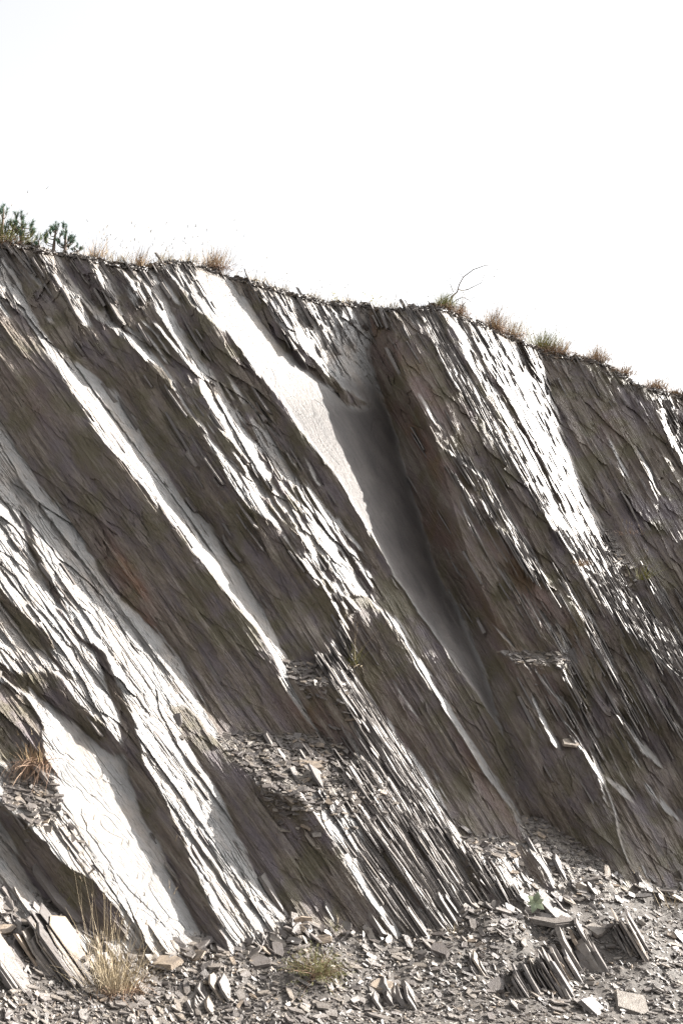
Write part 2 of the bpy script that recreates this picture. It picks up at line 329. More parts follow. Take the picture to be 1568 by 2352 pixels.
# crest: rows above the skyline turn back over the top as a strip of hilltop
jc = 8*(h2(np.floor(W/19+fbm(W/30, W*0, 31)), W*0, 699)-.5) + 5*(h2(np.floor(W/6+fbm(W/9, W*0, 31)), W*0, 701)-.5) + 3*fbm(W/22, W*0, 703, 3)*1.3
above = Y < ycr+jc
idx = np.argmax(~above, axis=1)                 # first row below the crest
ii = np.arange(W.shape[0])
Cp = V[ii, idx]
back = np.array([-n_h[0], -n_h[1], .02])
nback = 26
keep_rows = np.zeros_like(above)
for j in range(nback):
    r = idx-1-j; ok = r >= 0
    dist = .045*(j+1)**1.55
    off = back*dist + np.array([0, 0, 1.])*(.05*(1-math.exp(-j/2.)) - .0035*dist*dist)
    nz = (.03+.02*min(j, 6))*fbm(W[:, 0]/14+j*.7, W[:, 0]*0+j*.55, 711, 3)
    V[ii[ok], r[ok]] = Cp[ok] + off + nz[ok, None]*np.array([0, 0, 1.])
    keep_rows[ii[ok], r[ok]] = True
valid = (~above) | keep_rows
yft = np.interp(X, fx, fy)
valid &= (X > -420) & (X < 2000) & (Y < yft+90)
NW, NY = W.shape
vid = np.arange(NW*NY).reshape(NW, NY)
fm = valid[:-1, :-1] & valid[1:, :-1] & valid[1:, 1:] & valid[:-1, 1:]
quads = np.stack([vid[:-1, :-1][fm], vid[:-1, 1:][fm], vid[1:, 1:][fm], vid[1:, :-1][fm]], -1)
used = np.zeros(NW*NY, bool); used[quads.ravel()] = True
remap = np.cumsum(used)-1
quads = remap[quads]
# surface kind: r = bedding plane, g = soil / rubble, b = rust
soil = np.clip(nearc*1.2-.35+.3*fbm(X/15, Y/15, 801), 0, 1); soil[keep_rows] = 1
rust = np.zeros_like(W)
for (x_, y_, w_, s_, a_) in [(300,1330,30,90,1.),(355,1450,16,90,.8),(905,820,40,160,.5),(960,1000,40,160,.6),(1020,1250,60,200,.45),(1200,1310,60,160,.5),(720,1640,70,60,.5),(1250,1020,30,120,.3),(1420,1010,40,80,.3),(1190,1500,60,150,.4),(1120,1800,30,120,.45),(1330,1450,60,100,.35),(1000,900,40,100,.5),(60,900,60,80,.25),(900,1650,60,160,.25)]:
    dw = (X-x_)-(Y-y_)*.6; rust = np.maximum(rust, a_*np.exp(-(dw/w_)**2-((Y-y_)/s_)**2))
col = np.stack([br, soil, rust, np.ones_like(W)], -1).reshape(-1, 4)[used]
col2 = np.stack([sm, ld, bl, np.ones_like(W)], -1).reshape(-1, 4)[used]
s3_shade = np.clip(blur(zs3*1., 5, 9), 0, 1)*np.clip((Y-800)/150, .05, 1); tonec = np.clip(.5+.55*F1+.5*G1+.3*I1, 0, 1)*(1-br)+br*np.clip(.5+.4*A1+.4*B1, 0, 1)  # shade below the lit top, painted into the brown-grey central slab's colour
slabc = np.stack([s3_shade, tonec, s3_shade, np.ones_like(W)], -1).reshape(-1, 4)[used]
uvw = np.stack([W/160., S/160., np.zeros_like(W), np.ones_like(W)], -1).reshape(-1, 4)[used]

# ------------------------------------------------------------------ materials
class NT:
    def __init__(s, name):
        s.m = bpy.data.materials.new(name); s.m.use_nodes = True; s.t = s.m.node_tree
        s.n = s.t.nodes; s.l = s.t.links; s.b = s.n['Principled BSDF']
    def add(s, t, **kw):
        o = s.n.new(t)
        for k, v in kw.items(): setattr(o, k, v)
        return o
    def attr(s, name): return s.add('ShaderNodeAttribute', attribute_name=name)
    def sep(s, c):
        o = s.add('ShaderNodeSeparateColor'); s.l.new(c, o.inputs[0]); return o.outputs
    def noise(s, vec, scale, detail=4, rough=.55, mp=None):
        if mp is not None:
            q = s.add('ShaderNodeMapping'); q.inputs['Scale'].default_value = mp; s.l.new(vec, q.inputs[0]); vec = q.outputs[0]
        o = s.add('ShaderNodeTexNoise'); o.inputs['Scale'].default_value = scale; o.inputs['Detail'].default_value = detail
        o.inputs['Roughness'].default_value = rough; s.l.new(vec, o.inputs['Vector']); return o.outputs[0]
    def ramp(s, v, stops):
        o = s.add('ShaderNodeValToRGB'); e = o.color_ramp.elements
        e[0].position, e[0].color = stops[0][0], (*stops[0][1], 1) if len(stops[0][1]) == 3 else stops[0][1]
        e[1].position, e[1].color = stops[-1][0], (*stops[-1][1], 1)
        for p, c in stops[1:-1]:
            q = e.new(p); q.color = (*c, 1)
        s.l.new(v, o.inputs[0]); return o.outputs[0]
    def mix(s, f, a, b, mode='MIX'):
        o = s.add('ShaderNodeMix', data_type='RGBA', blend_type=mode)
        for i, v in ((0, f), (6, a), (7, b)):
            if hasattr(v, 'is_linked') or hasattr(v, 'links'): s.l.new(v, o.inputs[i])
            else: o.inputs[i].default_value = v if i == 0 else (*v, 1)
        return o.outputs[2]
    def math(s, op, a, b=0., clamp=False):
        o = s.add('ShaderNodeMath', operation=op, use_clamp=clamp)
        for i, v in ((0, a), (1, b)):
            if hasattr(v, 'links'): s.l.new(v, o.inputs[i])
            else: o.inputs[i].default_value = v
        return o.outputs[0]
    def bump(s, h, strength, dist):
        o = s.add('ShaderNodeBump'); o.inputs['Strength'].default_value = strength; o.inputs['Distance'].default_value = dist
        s.l.new(h, o.inputs['Height']); s.l.new(o.outputs[0], s.b.inputs['Normal'])

def g3(v): return (v, v, v)
def mat_cliff():
    t = NT('slate_cliff')
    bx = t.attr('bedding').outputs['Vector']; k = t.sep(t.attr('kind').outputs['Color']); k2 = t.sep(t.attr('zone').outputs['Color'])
    co = t.add('ShaderNodeTexCoord').outputs['Object']
    n1 = t.noise(bx, 9, 5, .6, (1, .16, 1)); n2 = t.noise(bx, 3.2, 4, .6, (1, .3, 1)); n3 = t.noise(co, 2.3, 4, .6); n4 = t.noise(bx, 34, 5, .72, (1, .16, 1))
    n5 = t.noise(co, 24, 5, .7)
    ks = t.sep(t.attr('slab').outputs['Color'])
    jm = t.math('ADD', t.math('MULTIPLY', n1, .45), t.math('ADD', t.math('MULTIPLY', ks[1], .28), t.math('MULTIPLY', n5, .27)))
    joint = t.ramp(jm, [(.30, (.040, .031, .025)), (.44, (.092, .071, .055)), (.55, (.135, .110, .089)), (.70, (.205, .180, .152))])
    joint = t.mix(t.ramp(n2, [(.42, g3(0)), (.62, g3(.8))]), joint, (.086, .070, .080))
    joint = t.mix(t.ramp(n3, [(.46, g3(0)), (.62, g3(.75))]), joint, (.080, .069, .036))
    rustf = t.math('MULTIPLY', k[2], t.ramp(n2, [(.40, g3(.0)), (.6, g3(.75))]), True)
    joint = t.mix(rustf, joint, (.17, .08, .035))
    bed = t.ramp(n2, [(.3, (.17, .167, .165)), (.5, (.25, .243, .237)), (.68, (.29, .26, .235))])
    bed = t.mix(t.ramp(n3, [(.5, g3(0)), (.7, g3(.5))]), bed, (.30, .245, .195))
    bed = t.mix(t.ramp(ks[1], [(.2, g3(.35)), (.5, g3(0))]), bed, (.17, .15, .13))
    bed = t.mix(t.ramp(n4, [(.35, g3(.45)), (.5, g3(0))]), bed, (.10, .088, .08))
    bed = t.mix(t.math('MULTIPLY', k2[0], ks[0]), bed, t.ramp(n1, [(.35, (.045, .039, .037)), (.65, (.085, .074, .068))]))  # mixes the central slab's painted shade into the bedding colour
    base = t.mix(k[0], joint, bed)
    base = t.mix(k[1], base, t.ramp(n5, [(.35, (.04, .03, .022)), (.5, (.10, .08, .06)), (.7, (.18, .16, .135))]))
    base = t.mix(k2[1], base, t.ramp(n5, [(.35, (.05, .042, .036)), (.5, (.12, .105, .09)), (.7, (.19, .17, .15))]))
    base = t.mix(t.ramp(n4, [(.3, g3(.35)), (.44, g3(0))]), base, (.028, .025, .023))
    t.l.new(base, t.b.inputs['Base Color'])
    ro = t.math('MULTIPLY_ADD', n5, .35); t.l.new(ro, t.b.inputs['Roughness'])
    t.n[ro.node.name].inputs[2].default_value = .38
    t.b.inputs['Specular IOR Level'].default_value = .45
    hb = t.math('ADD', t.math('MULTIPLY', n4, 1.), t.math('MULTIPLY', n5, .7))
    t.bump(hb, .9, .03)
    return t.m
M = {'cliff': mat_cliff()}
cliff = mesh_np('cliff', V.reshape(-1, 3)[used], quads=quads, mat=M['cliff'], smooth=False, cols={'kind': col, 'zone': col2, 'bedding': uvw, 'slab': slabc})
tag(cliff, 'steep cliff of dark slate in slanting beds with pale sunlit bedding planes', 'cliff', kind='structure')
print('cliff faces', len(quads))

# ------------------------------------------------------------------ looking up points of the relief
def w_of(x, y):
    w = np.asarray(x, float)-(y-Y0)*.64
    for _ in range(6): w = x-(y-Y0)*kslope(w)
    return w
def surf(x, y):
    """point of the cliff surface seen at photo position x, y"""
    w = w_of(x, y)
    i = np.clip(np.round((w-wv[0])/wpitch).astype(int), 0, NW-1); j = np.clip(np.round((y-yv[0])/ypitch).astype(int), 0, NY-1)
    return V[i, j], br[i, j], bl[i, j]
def unit(v): return v/np.maximum(np.linalg.norm(v, axis=-1, keepdims=True), 1e-9)

def plates(C, A, T, N, L, Wd, Th, nside=7, seed=1, skew=.0):
    """many thin irregular slate plates: centre, long axis, cross axis, normal, sizes -> verts, polys (list)"""
    r = np.random.default_rng(seed); n = len(C)
    ang = (np.arange(nside)+r.uniform(-.3, .3, (n, nside)))/nside*2*math.pi + r.uniform(0, 6.28, (n, 1))
    ca, sa = np.cos(ang), np.sin(ang)
    p = .62 if nside > 6 else .42                 # squarish outlines
    ca = np.sign(ca)*np.abs(ca)**p; sa = np.sign(sa)*np.abs(sa)**p
    rad = r.uniform(.72, 1.05, (n, nside))
    a = ca*rad*L[:, None]*.5; t = sa*rad*Wd[:, None]*.5
    a = a + t*skew
    up = r.uniform(-.25, .25, (n, nside))*Th[:, None]
    base = C[:, None] + A[:, None]*a[..., None] + T[:, None]*t[..., None]
    top = base + N[:, None]*(Th[:, None]*.5+up)[..., None]
    bot = base - N[:, None]*(Th[:, None]*.5)[..., None] + (A[:, None]*a[..., None] + T[:, None]*t[..., None])*.04
    Vv = np.concatenate([top, bot], 1).reshape(-1, 3)
    o = (np.arange(n)*2*nside)[:, None]
    tr = []
    k = np.arange(nside)
    q = np.stack([k, k+nside, (k+1) % nside+nside, (k+1) % nside], -1)
    quads = (o[:, :, None]+q[None]).reshape(-1, 4)
    f = np.stack([np.zeros(nside-2, int), np.arange(1, nside-1), np.arange(2, nside)], -1)
    tris = np.concatenate([(o[:, :, None]+f[None]).reshape(-1, 3), (o[:, :, None]+(f[:, ::-1]+nside)[None]).reshape(-1, 3)])
    tone = np.repeat(r.uniform(0, 1, (n, 2)), 2*nside, 0)
    col = np.concatenate([tone, np.zeros((len(tone), 1)), np.ones((len(tone), 1))], 1)
    return Vv, quads, tris, col

def mat_shard(name='slate_shard'):
    t = NT(name); k = t.sep(t.attr('tone').outputs['Color']); co = t.add('ShaderNodeTexCoord').outputs['Object']
    n = t.noise(co, 22, 5, .65); n2 = t.noise(co, 90, 3, .6)
    c = t.ramp(k[0], [(0, (.06, .052, .05)), (.3, (.095, .083, .078)), (.6, (.14, .125, .115)), (.85, (.19, .165, .14)), (1, (.24, .185, .135))])
    c = t.mix(t.ramp(n, [(.4, g3(0)), (.6, g3(.6))]), c, (.075, .062, .052))
    c = t.mix(t.ramp(n2, [(.35, g3(.5)), (.5, g3(0))]), c, (.07, .06, .052))
    t.l.new(c, t.b.inputs['Base Color']); t.b.inputs['Roughness'].default_value = .5
    t.bump(t.math('ADD', n, n2), .5, .008)
    return t.m
M['shard'] = mat_shard()

# ------------------------------------------------------------------ thin beds standing out of the cliff
def bed_frame(x, y, bb):
    k = kslope(w_of(x, y))
    al = unit(pt(x+k*8, y+8)-pt(x-k*8, y-8))
    U = np.cross(NRM, al); U = U*np.sign(U@Uv)[:, None]
    nb = unit(NRM + bb[:, None]*U); nb = unit(nb - al*np.sum(nb*al, 1, keepdims=True))
    return al, nb, np.cross(al, nb)
def scatter(n, fn, seed, ylo=560, yhi=2180, xlo=-60, xhi=1640):
    r = np.random.default_rng(seed); xs = np.zeros(0); ys = np.zeros(0)
    while len(xs) < n:
        x = r.uniform(xlo, xhi, 40000); y = r.uniform(ylo, yhi, 40000)
        p = fn(x, y); k = r.uniform(0, 1, 40000) < p
        xs = np.concatenate([xs, x[k]]); ys = np.concatenate([ys, y[k]])
        if not k.any(): break
    return xs[:n], ys[:n], r
def fmask(x, y):
    _, b_, l_ = surf(x, y)
    yc = np.interp(x, crx, cry)
    ok = (y > yc+6) & (y < np.interp(x, fx, fy))
    w = w_of(x, y); i = np.clip(np.round((w-wv[0])/wpitch).astype(int), 0, NW-1); j = np.clip(np.round((y-yv[0])/ypitch).astype(int), 0, NY-1)
    s_ = sm[i, j]
    p = (.012 + .9*l_**1.5)*b_ + .01*l_*(1-b_) + .7*np.exp(-(y-yc)/40)*(.3+.7*b_)
    return np.where(ok, p*(1-s_)**2, 0)
bx_, by_, r_ = scatter(4800, fmask, 31)
C, b_, l_ = surf(bx_, by_)
al, nb, tt = bed_frame(bx_, by_, r_.uniform(.6, 1.5, len(bx_)))
jit = r_.normal(0, .028, (len(bx_), 3)); al = unit(al+jit); nb = unit(nb-al*np.sum(nb*al, 1, keepdims=True)); tt = np.cross(al, nb)
Ln = r_.uniform(.10, .50, len(bx_))*(.6+.6*l_); Wn = r_.uniform(.03, .10, len(bx_)); Th = r_.uniform(.005, .016, len(bx_))
Cc = C + nb*(r_.uniform(-.012, .012, len(bx_)))[:, None] - NRM*.012
bv, bq, btr, bc = plates(Cc, al, tt, nb, Ln*1.4, Wn, Th*.8, 8, 3)
bc[:, 0] *= .8
def bmask(x, y):
    p, b2, l2 = surf(x, y); yc = np.interp(x, crx, cry); w = w_of(x, y)
    i = np.clip(np.round((w-wv[0])/wpitch).astype(int), 0, NW-1); j = np.clip(np.round((y-yv[0])/ypitch).astype(int), 0, NY-1)
    mid = np.exp(-(((x-560)-(y-1080)*.62)/110)**2-((y-1080)/220)**2)
    return np.where((y > yc+4) & (y < np.interp(x, fx, fy)-5), (.03+.6*np.exp(-(y-yc)/75)*(x < 930)+.3*np.exp(-(y-yc)/30)+.30*mid+.12*l2*b2)*(1-sm[i, j]), 0)
bx2, by2, r2_ = scatter(260, bmask, 37)
C2_, b2_, l2_ = surf(bx2, by2); al2, nb2, tt2 = bed_frame(bx2, by2, r2_.uniform(.5, 1.3, len(bx2)))
al2 = unit(al2+r2_.normal(0, .035, (len(bx2), 3))); nb2 = unit(nb2-al2*np.sum(nb2*al2, 1, keepdims=True)); tt2 = np.cross(al2, nb2)
v_, q_, t_, c_ = plates(C2_+NRM*(r2_.uniform(-.10, -.03, len(bx2)))[:, None], al2, tt2, nb2, r2_.uniform(.25, .8, len(bx2)), r2_.uniform(.14, .30, len(bx2)), r2_.uniform(.010, .04, len(bx2)), 8, 38, skew=.3)
c_[:, 0] *= .55
bq = np.concatenate([bq, q_+len(bv)]); btr = np.concatenate([btr, t_+len(bv)]); bc = np.concatenate([bc, c_]); bv = np.concatenate([bv, v_])
tag(mesh_np('slate_bed_edges', bv, bq, btr, mat=M['shard'], cols={'tone': bc}, parent=cliff), kind='stuff')

# ------------------------------------------------------------------ scree slope and ground
FP = pt(fx, fy); o_ = np.argsort(FP[:, 0]); FX, FYw, FZ = FP[o_, 0], FP[o_, 1], FP[o_, 2]
def ground_z(x, y):
    yf = np.interp(x, FX, FYw); zf = np.interp(x, FX, FZ)
    d = y-yf
    z = zf + .62*np.clip(d, None, 1.5)
    z = z + .10*fbm(x*1.3, y*1.3, 901, 3) + .035*fbm(x*5, y*5, 903, 3)
    flat = -.30 + .01*fbm(x*2, y*2, 905, 2)
    return np.maximum(z, flat) + .12*np.exp(-np.abs(z-flat)/.2)
gxv = np.concatenate([np.linspace(-60, -6, 28), np.arange(-5.9, 8.5, .028), np.linspace(8.6, 70, 28)])
gyv = np.concatenate([np.linspace(-50, 5.8, 40), np.arange(5.9, 13.2, .028), np.linspace(13.3, 16, 6)])
GX, GY = np.meshgrid(gxv, gyv, indexing='ij'); GZ = ground_z(GX, GY)
gi = np.arange(GX.size).reshape(GX.shape)
gq = np.stack([gi[:-1, :-1].ravel(), gi[1:, :-1].ravel(), gi[1:, 1:].ravel(), gi[:-1, 1:].ravel()], -1)
def mat_ground():
    t = NT('scree_gravel'); co = t.add('ShaderNodeTexCoord').outputs['Object']
    v = t.add('ShaderNodeTexVoronoi'); v.inputs['Scale'].default_value = 70; t.l.new(co, v.inputs['Vector'])
    s_ = t.sep(v.outputs['Color']); n = t.noise(co, 3, 4, .6)
    c = t.ramp(s_[0], [(0, (.025, .021, .018)), (.5, (.05, .043, .037)), (1, (.09, .078, .068))])
    c = t.mix(t.ramp(n, [(.4, g3(0)), (.65, g3(.6))]), c, (.075, .064, .055))
    t.l.new(c, t.b.inputs['Base Color']); t.b.inputs['Roughness'].default_value = .8
    t.bump(s_[1], .7, .02)
    return t.m
M['ground'] = mat_ground()
ground = mesh_np('ground', np.stack([GX, GY, GZ], -1).reshape(-1, 3), gq, mat=M['ground'])
tag(ground, 'slope of broken slate and gravel running down from the foot of the cliff', 'ground', kind='structure')
def hit(x, y):
    """ground point seen at photo position x, y"""
    x = np.atleast_1d(np.asarray(x, float)); y = np.atleast_1d(np.asarray(y, float))
    d = rays(x, y); t = np.full(x.shape, 4.); done = np.zeros(x.shape, bool)
    for _ in range(420):
        p = np.array([0, 0, CAMZ])+d*t[:, None]
        done |= p[:, 2] < ground_z(p[:, 0], p[:, 1])
        t = np.where(done, t, t+.025)
    p = np.array([0, 0, CAMZ])+d*t[:, None]
    return p
def ground_n(p):
    e = .08
    zx = (ground_z(p[:, 0]+e, p[:, 1])-ground_z(p[:, 0]-e, p[:, 1]))/(2*e); zy = (ground_z(p[:, 0], p[:, 1]+e)-ground_z(p[:, 0], p[:, 1]-e))/(2*e)
    return unit(np.stack([-zx, -zy, np.ones_like(zx)], -1))
def lay(P, N, r, ang_mu, ang_sd, tilt):
    """frames of plates lying on a slope"""
    n = len(P); ex = np.array([1., 0, 0]); A = unit(ex - N*(N@ex)[:, None]); B = np.cross(N, A)
    an = np.radians(r.normal(ang_mu, ang_sd, n)); A2 = A*np.cos(an)[:, None]+B*np.sin(an)[:, None]
    N2 = unit(N + r.normal(0, tilt, (n, 3))); A2 = unit(A2-N2*np.sum(A2*N2, 1, keepdims=True)); return A2, np.cross(N2, A2), N2
r = np.random.default_rng(91)
allv = []; allq = []; allt = []; allc = []; off = 0
def push(res):
    global off
    v, q_, t_, c_ = res; allv.append(v); allq.append(q_+off); allt.append(t_+off); allc.append(c_); off += len(v)
def foot_y(x): return np.interp(x, fx, fy)
# gravel and chips
for (n, lo, hi, lift, seed) in ((16000, .012, .045, .004, 1), (15000, .025, .068, .014, 2), (900, .06, .12, .022, 3)):
    x = r.uniform(-120, 1690, n); y = foot_y(x)-110+(2510-foot_y(x))*r.uniform(0, 1, n)
    fine = (x > 1230) & (y < 2110)
    P = hit(x, y); N = ground_n(P); A, B, N2 = lay(P, N, r, -18, 38, (.24, .42, .24)[seed-1])
    L = r.uniform(lo, hi, n)*np.where(fine, .65, 1); Wd = L*r.uniform(.22, .62, n); T = np.clip(L*r.uniform(.06, .16, n), .003, .016)
    push(plates(P+N*(lift*r.uniform(0, 1.4, n))[:, None], A, B, N2, L, Wd, T, 6, 40+seed))
x = r.uniform(-60, 1640, 420); y = foot_y(x)-20+r.exponential(26, 420); P = hit(x, y); N = ground_n(P); A, B, N2 = lay(P, N, r, -35, 40, .34)
L = r.uniform(.06, .22, 420); push(plates(P+N*.03, A, B, N2, L, L*r.uniform(.25, .6, 420), np.clip(L*.08, .006, .016), 7, 49, skew=.3))
# rubble on the ledges
def ledge_pts(n, seed):
    r2 = np.random.default_rng(seed); xs = []; ys = []
    for (Lp, Rp), wgt in zip(LEDGE, (.48, .12, .10, .08, .14, .04, .04)):
        k = int(n*wgt); y0, y1 = Lp[0][1], Lp[-1][1]
        y = np.where(r2.uniform(0, 1, k) < .8, r2.uniform(y0-2, y1, k), y1+r2.exponential(26, k)); yl = [p[1] for p in Lp]; xl = [p[0] for p in Lp]; yr = [p[1] for p in Rp]; xr = [p[0] for p in Rp]
        a = np.interp(y, yl, xl); b2 = np.interp(y, yr, xr); xs.append(a+(b2-a)*r2.uniform(-.05, 1.05, k)+np.clip(y-y1, 0, None)*.6); ys.append(y)
    return np.concatenate(xs), np.concatenate(ys)
for n, lo, hi, seed in ((2200, .015, .05, 5), (1200, .05, .13, 6)):
    x, y = ledge_pts(n, seed); P, _, _ = surf(x, y); n = len(x)
    N = np.repeat(unit(np.array([[.05, -.55, .83]])), n, 0); A, B, N2 = lay(P, N, r, -14, 30, .22)
    L = r.uniform(lo, hi, n); push(plates(P+N*(.012*r.uniform(0, 1.5, n))[:, None], A, B, N2, L, L*r.uniform(.3, .7, n), np.clip(L*.1, .004, .013), 6, 50+seed))
# crumbled slate along the crest
x = r.uniform(-60, 1640, 3600); P = pt(x, np.interp(x, crx, cry)-2+r.exponential(5, 3600)) ; P = P + back*(r.exponential(.10, 3600))[:, None]
N = np.repeat(unit(np.array([[.0, -.35, .9]])), 3600, 0); A, B, N2 = lay(P, N, r, -12, 30, .28); L = r.uniform(.02, .13, 3600)
P, _, _ = surf(x, np.interp(x, crx, cry)+r.uniform(-7, 10, 3600))
push(plates(P+np.array([0, 0, .012]), A, B, N2, L, L*r.uniform(.3, .7, 3600), np.clip(L*.12, .004, .014), 6, 60))
scree = mesh_np('slate_scree', np.concatenate(allv), np.concatenate(allq), np.concatenate(allt), mat=M['shard'], cols={'tone': np.concatenate(allc)})
tag(scree, 'grey and brown slate chips covering the slope and ledges of the cliff', 'scree', kind='stuff')

# ------------------------------------------------------------------ loose slabs, each a thing
def slab(name, label, cat, P, A, B, N, L, Wd, T, seed, group=None, tone=None, ns=5):
    """a slab with a bevelled, layered edge: three stacked irregular sheets"""
    r3 = np.random.default_rng(seed); vs = []; qs = []; ts = []; cs = []; o3 = 0
    ang = (np.arange(ns)+r3.uniform(-.28, .28, ns))/ns*2*math.pi
    ca = np.sign(np.cos(ang))*np.abs(np.cos(ang))**.6; sa = np.sign(np.sin(ang))*np.abs(np.sin(ang))**.6
    rad = r3.uniform(.72, 1.1, ns)
    for k in range(3):
        rr = rad*r3.uniform(.94, 1.03, ns)*(1-.05*k)
        a = ca*rr*L/2; b3 = sa*rr*Wd/2
        z0 = T*(k/3-.5); z1 = T*((k+1)/3-.5)+.0006*k
        for z, sc in ((z1, .985), (z0, 1.)):
            vs.append(np.outer(a*sc, A)+np.outer(b3*sc, B)+N*z)
        kk = np.arange(ns); qs.append(np.stack([kk, kk+ns, (kk+1) % ns+ns, (kk+1) % ns], -1)+o3)
        f = np.stack([np.zeros(ns-2, int), np.arange(1, ns-1), np.arange(2, ns)], -1); ts += [f+o3, f[:, ::-1]+ns+o3]; o3 += 2*ns
    v = np.concatenate(vs); tn_ = r3.uniform(.3, .9) if tone is None else tone
    c = np.tile([tn_, .5, 0, 1], (len(v), 1))
    o = mesh_np(name, v, np.concatenate(qs), np.concatenate(ts), mat=M['shard'], cols={'tone': c}); o.location = P.tolist()
    return tag(o, label, cat, group)
def frame_px(N, deg):
    """long axis turned so that it runs at deg below the horizontal in the photograph, lying in the plane of normal N"""
    N = unit(np.array(N, float)); a = np.array([math.cos(R(deg)), 0, -math.sin(R(deg))]); a = a + np.array([0, 1., 0])*(-(a@N)/N[1] if abs(N[1]) > .25 else 0)
    a = unit(a-N*(a@N)); return a, np.cross(N, a), N
gn = np.array([.05, -.5, .86])
SLABS = [  # label, x, y, length, width, thickness (photo px), degrees, normal, on what, tone
 ('long narrow slate slab lying across the scree just below the green leafy plant', 1254, 2117, 140, 34, 9, 6, (.0,-.25,.95), 'g', .62),
 ('broad tapering slate slab leaning down to the right beside the green leafy plant', 1262, 2088, 90, 44, 8, 42, (.35,-.45,.8), 'g', .55),
 ('thin pale slate sliver pointing down right under the long narrow slab', 1336, 2142, 62, 16, 6, 28, (.1,-.4,.9), 'g', .7),
 ('square pale slab right of the long narrow slab on the scree', 1368, 2140, 46, 34, 6, 35, (.1,-.5,.85), 'g', .8),
 ('flat pale slab with a straight lower edge right of the big dark outcrop', 1448, 2310, 70, 34, 8, 12, (.1,-.4,.9), 'g', .8),
 ('bluish slate slab tilted against the foot of the big dark outcrop', 1360, 2318, 70, 40, 8, 42, (.45,-.35,.8), 'g', .35),
 ('long thin stick-like slate slab near the bottom of the slope centre', 925, 2296, 95, 13, 7, 14, (.1,-.4,.9), 'g', .6),
 ('brownish triangular slate slab above the long thin stick-like slab', 875, 2272, 52, 36, 9, 18, (.1,-.35,.93), 'g', .95),
 ('purple grey slab lying flat low on the scree left of the bladed outcrop', 1140, 2272, 52, 30, 9, -12, (.0,-.5,.86), 'g', .3),
 ('dark purple slab half buried right of the yellow green bush', 1010, 2185, 60, 28, 7, 10, (.0,-.4,.9), 'g', .1),
 ('flat grey slab on the scree just left of the yellow green bush', 600, 2215, 66, 30, 6, 14, (.0,-.5,.86), 'g', .4),
 ('layered brown slab below the bright foot of the lower left cliff', 385, 2216, 72, 22, 10, 4, (.0,-.35,.93), 'g', .95),
 ('pale flat slab behind the stalks of the big dry grass tuft', 340, 2196, 70, 34, 6, 10, (.0,-.5,.86), 'g', .85),
 ('large brown slab resting in the middle of the rubble ledge', 712, 1762, 72, 24, 7, 8, (.1,-.5,.86), 'c', .95),
 ('big purplish grey slab at the back of the rubble ledge', 690, 1722, 60, 30, 5, 22, (.1,-.6,.8), 'c', .25),
 ('small grey slab standing upright at the back of the rubble ledge', 681, 1694, 20, 26, 4, 30, (.3,-.85,.4), 'c', .2),
 ('tall grey slate slab leaning at the broken corner beside the pale strip', 411, 1657, 50, 20, 4, 72, (-.25,-.9,.3), 'c', .25),
 ('long dark slab leaning on the rock at the foot of the central buttress', 1070, 1910, 34, 12, 5, 40, (.2,-.8,.5), 'c', .05),
 ('pale pointed slab lying on the small ledge in the right cliff', 1308, 1708, 48, 17, 5, 4, (.1,-.6,.8), 'c', .9),
 ('sharp pale slab jutting from the ledge left of the right cliff blades', 1157, 1505, 28, 12, 4, 45, (.2,-.75,.6), 'c', .6),
 ('small bright slab poking out below the tall slab of the broken corner', 418, 1695, 16, 12, 4, 10, (.2,-.8,.55), 'c', .75),
]
def place(x, y, on):
    return hit(x, y)[0] if on == 'g' else surf(np.array([x]), np.array([y]))[0][0]
for i, (lb, x, y, L, Wd, T, dg, N, on, tn_) in enumerate(SLABS):
    P = place(x, y, on); m = np.linalg.norm(P-np.array([0, 0, CAMZ]))/FPX*.985
    A, B, N = frame_px(N, dg); fs = 1/max(.45, np.sqrt(1-min(.8, (B[1])**2)))
    slab('slate_slab', lb, 'slate slab', P+N*(T*m*.5+.008), A, B, N, L*m, Wd*m*fs, T*m, 500+i, tone=tn_, group='large loose slabs of slate')
x = r.uniform(20, 1560, 110); y = foot_y(x)+15+(2345-foot_y(x)-15)*r.uniform(0, 1, 110)
ok = ~((x > 1220) & (y < 2180)); x, y = x[ok], y[ok]
P = hit(x, y); N = ground_n(P); A, B, N2 = lay(P, N, r, -16, 30, .12)
protos = []
for i in range(len(x)):
    if i < 10:
        o = slab('slate_piece', 'hand sized flat slate piece lying loose among smaller chips on the scree', 'slate piece', np.zeros(3), np.array([1., 0, 0]), np.array([0, 1., 0]), np.array([0, 0, 1.]), r.uniform(.11, .19), r.uniform(.045, .085), r.uniform(.008, .016), 700+i, 'hand sized slate pieces on the scree', ns=6)
        protos.append(o)
    else:
        o = protos[i % 10].copy(); scene.collection.objects.link(o); o.scale = (r.uniform(.75, 1.2),)*3
    m4 = Matrix([list(c) for c in np.stack([A[i], B[i], N2[i]], 1)]); o.rotation_euler = m4.to_euler(); o.location = (P[i]+N[i]*.022).tolist()

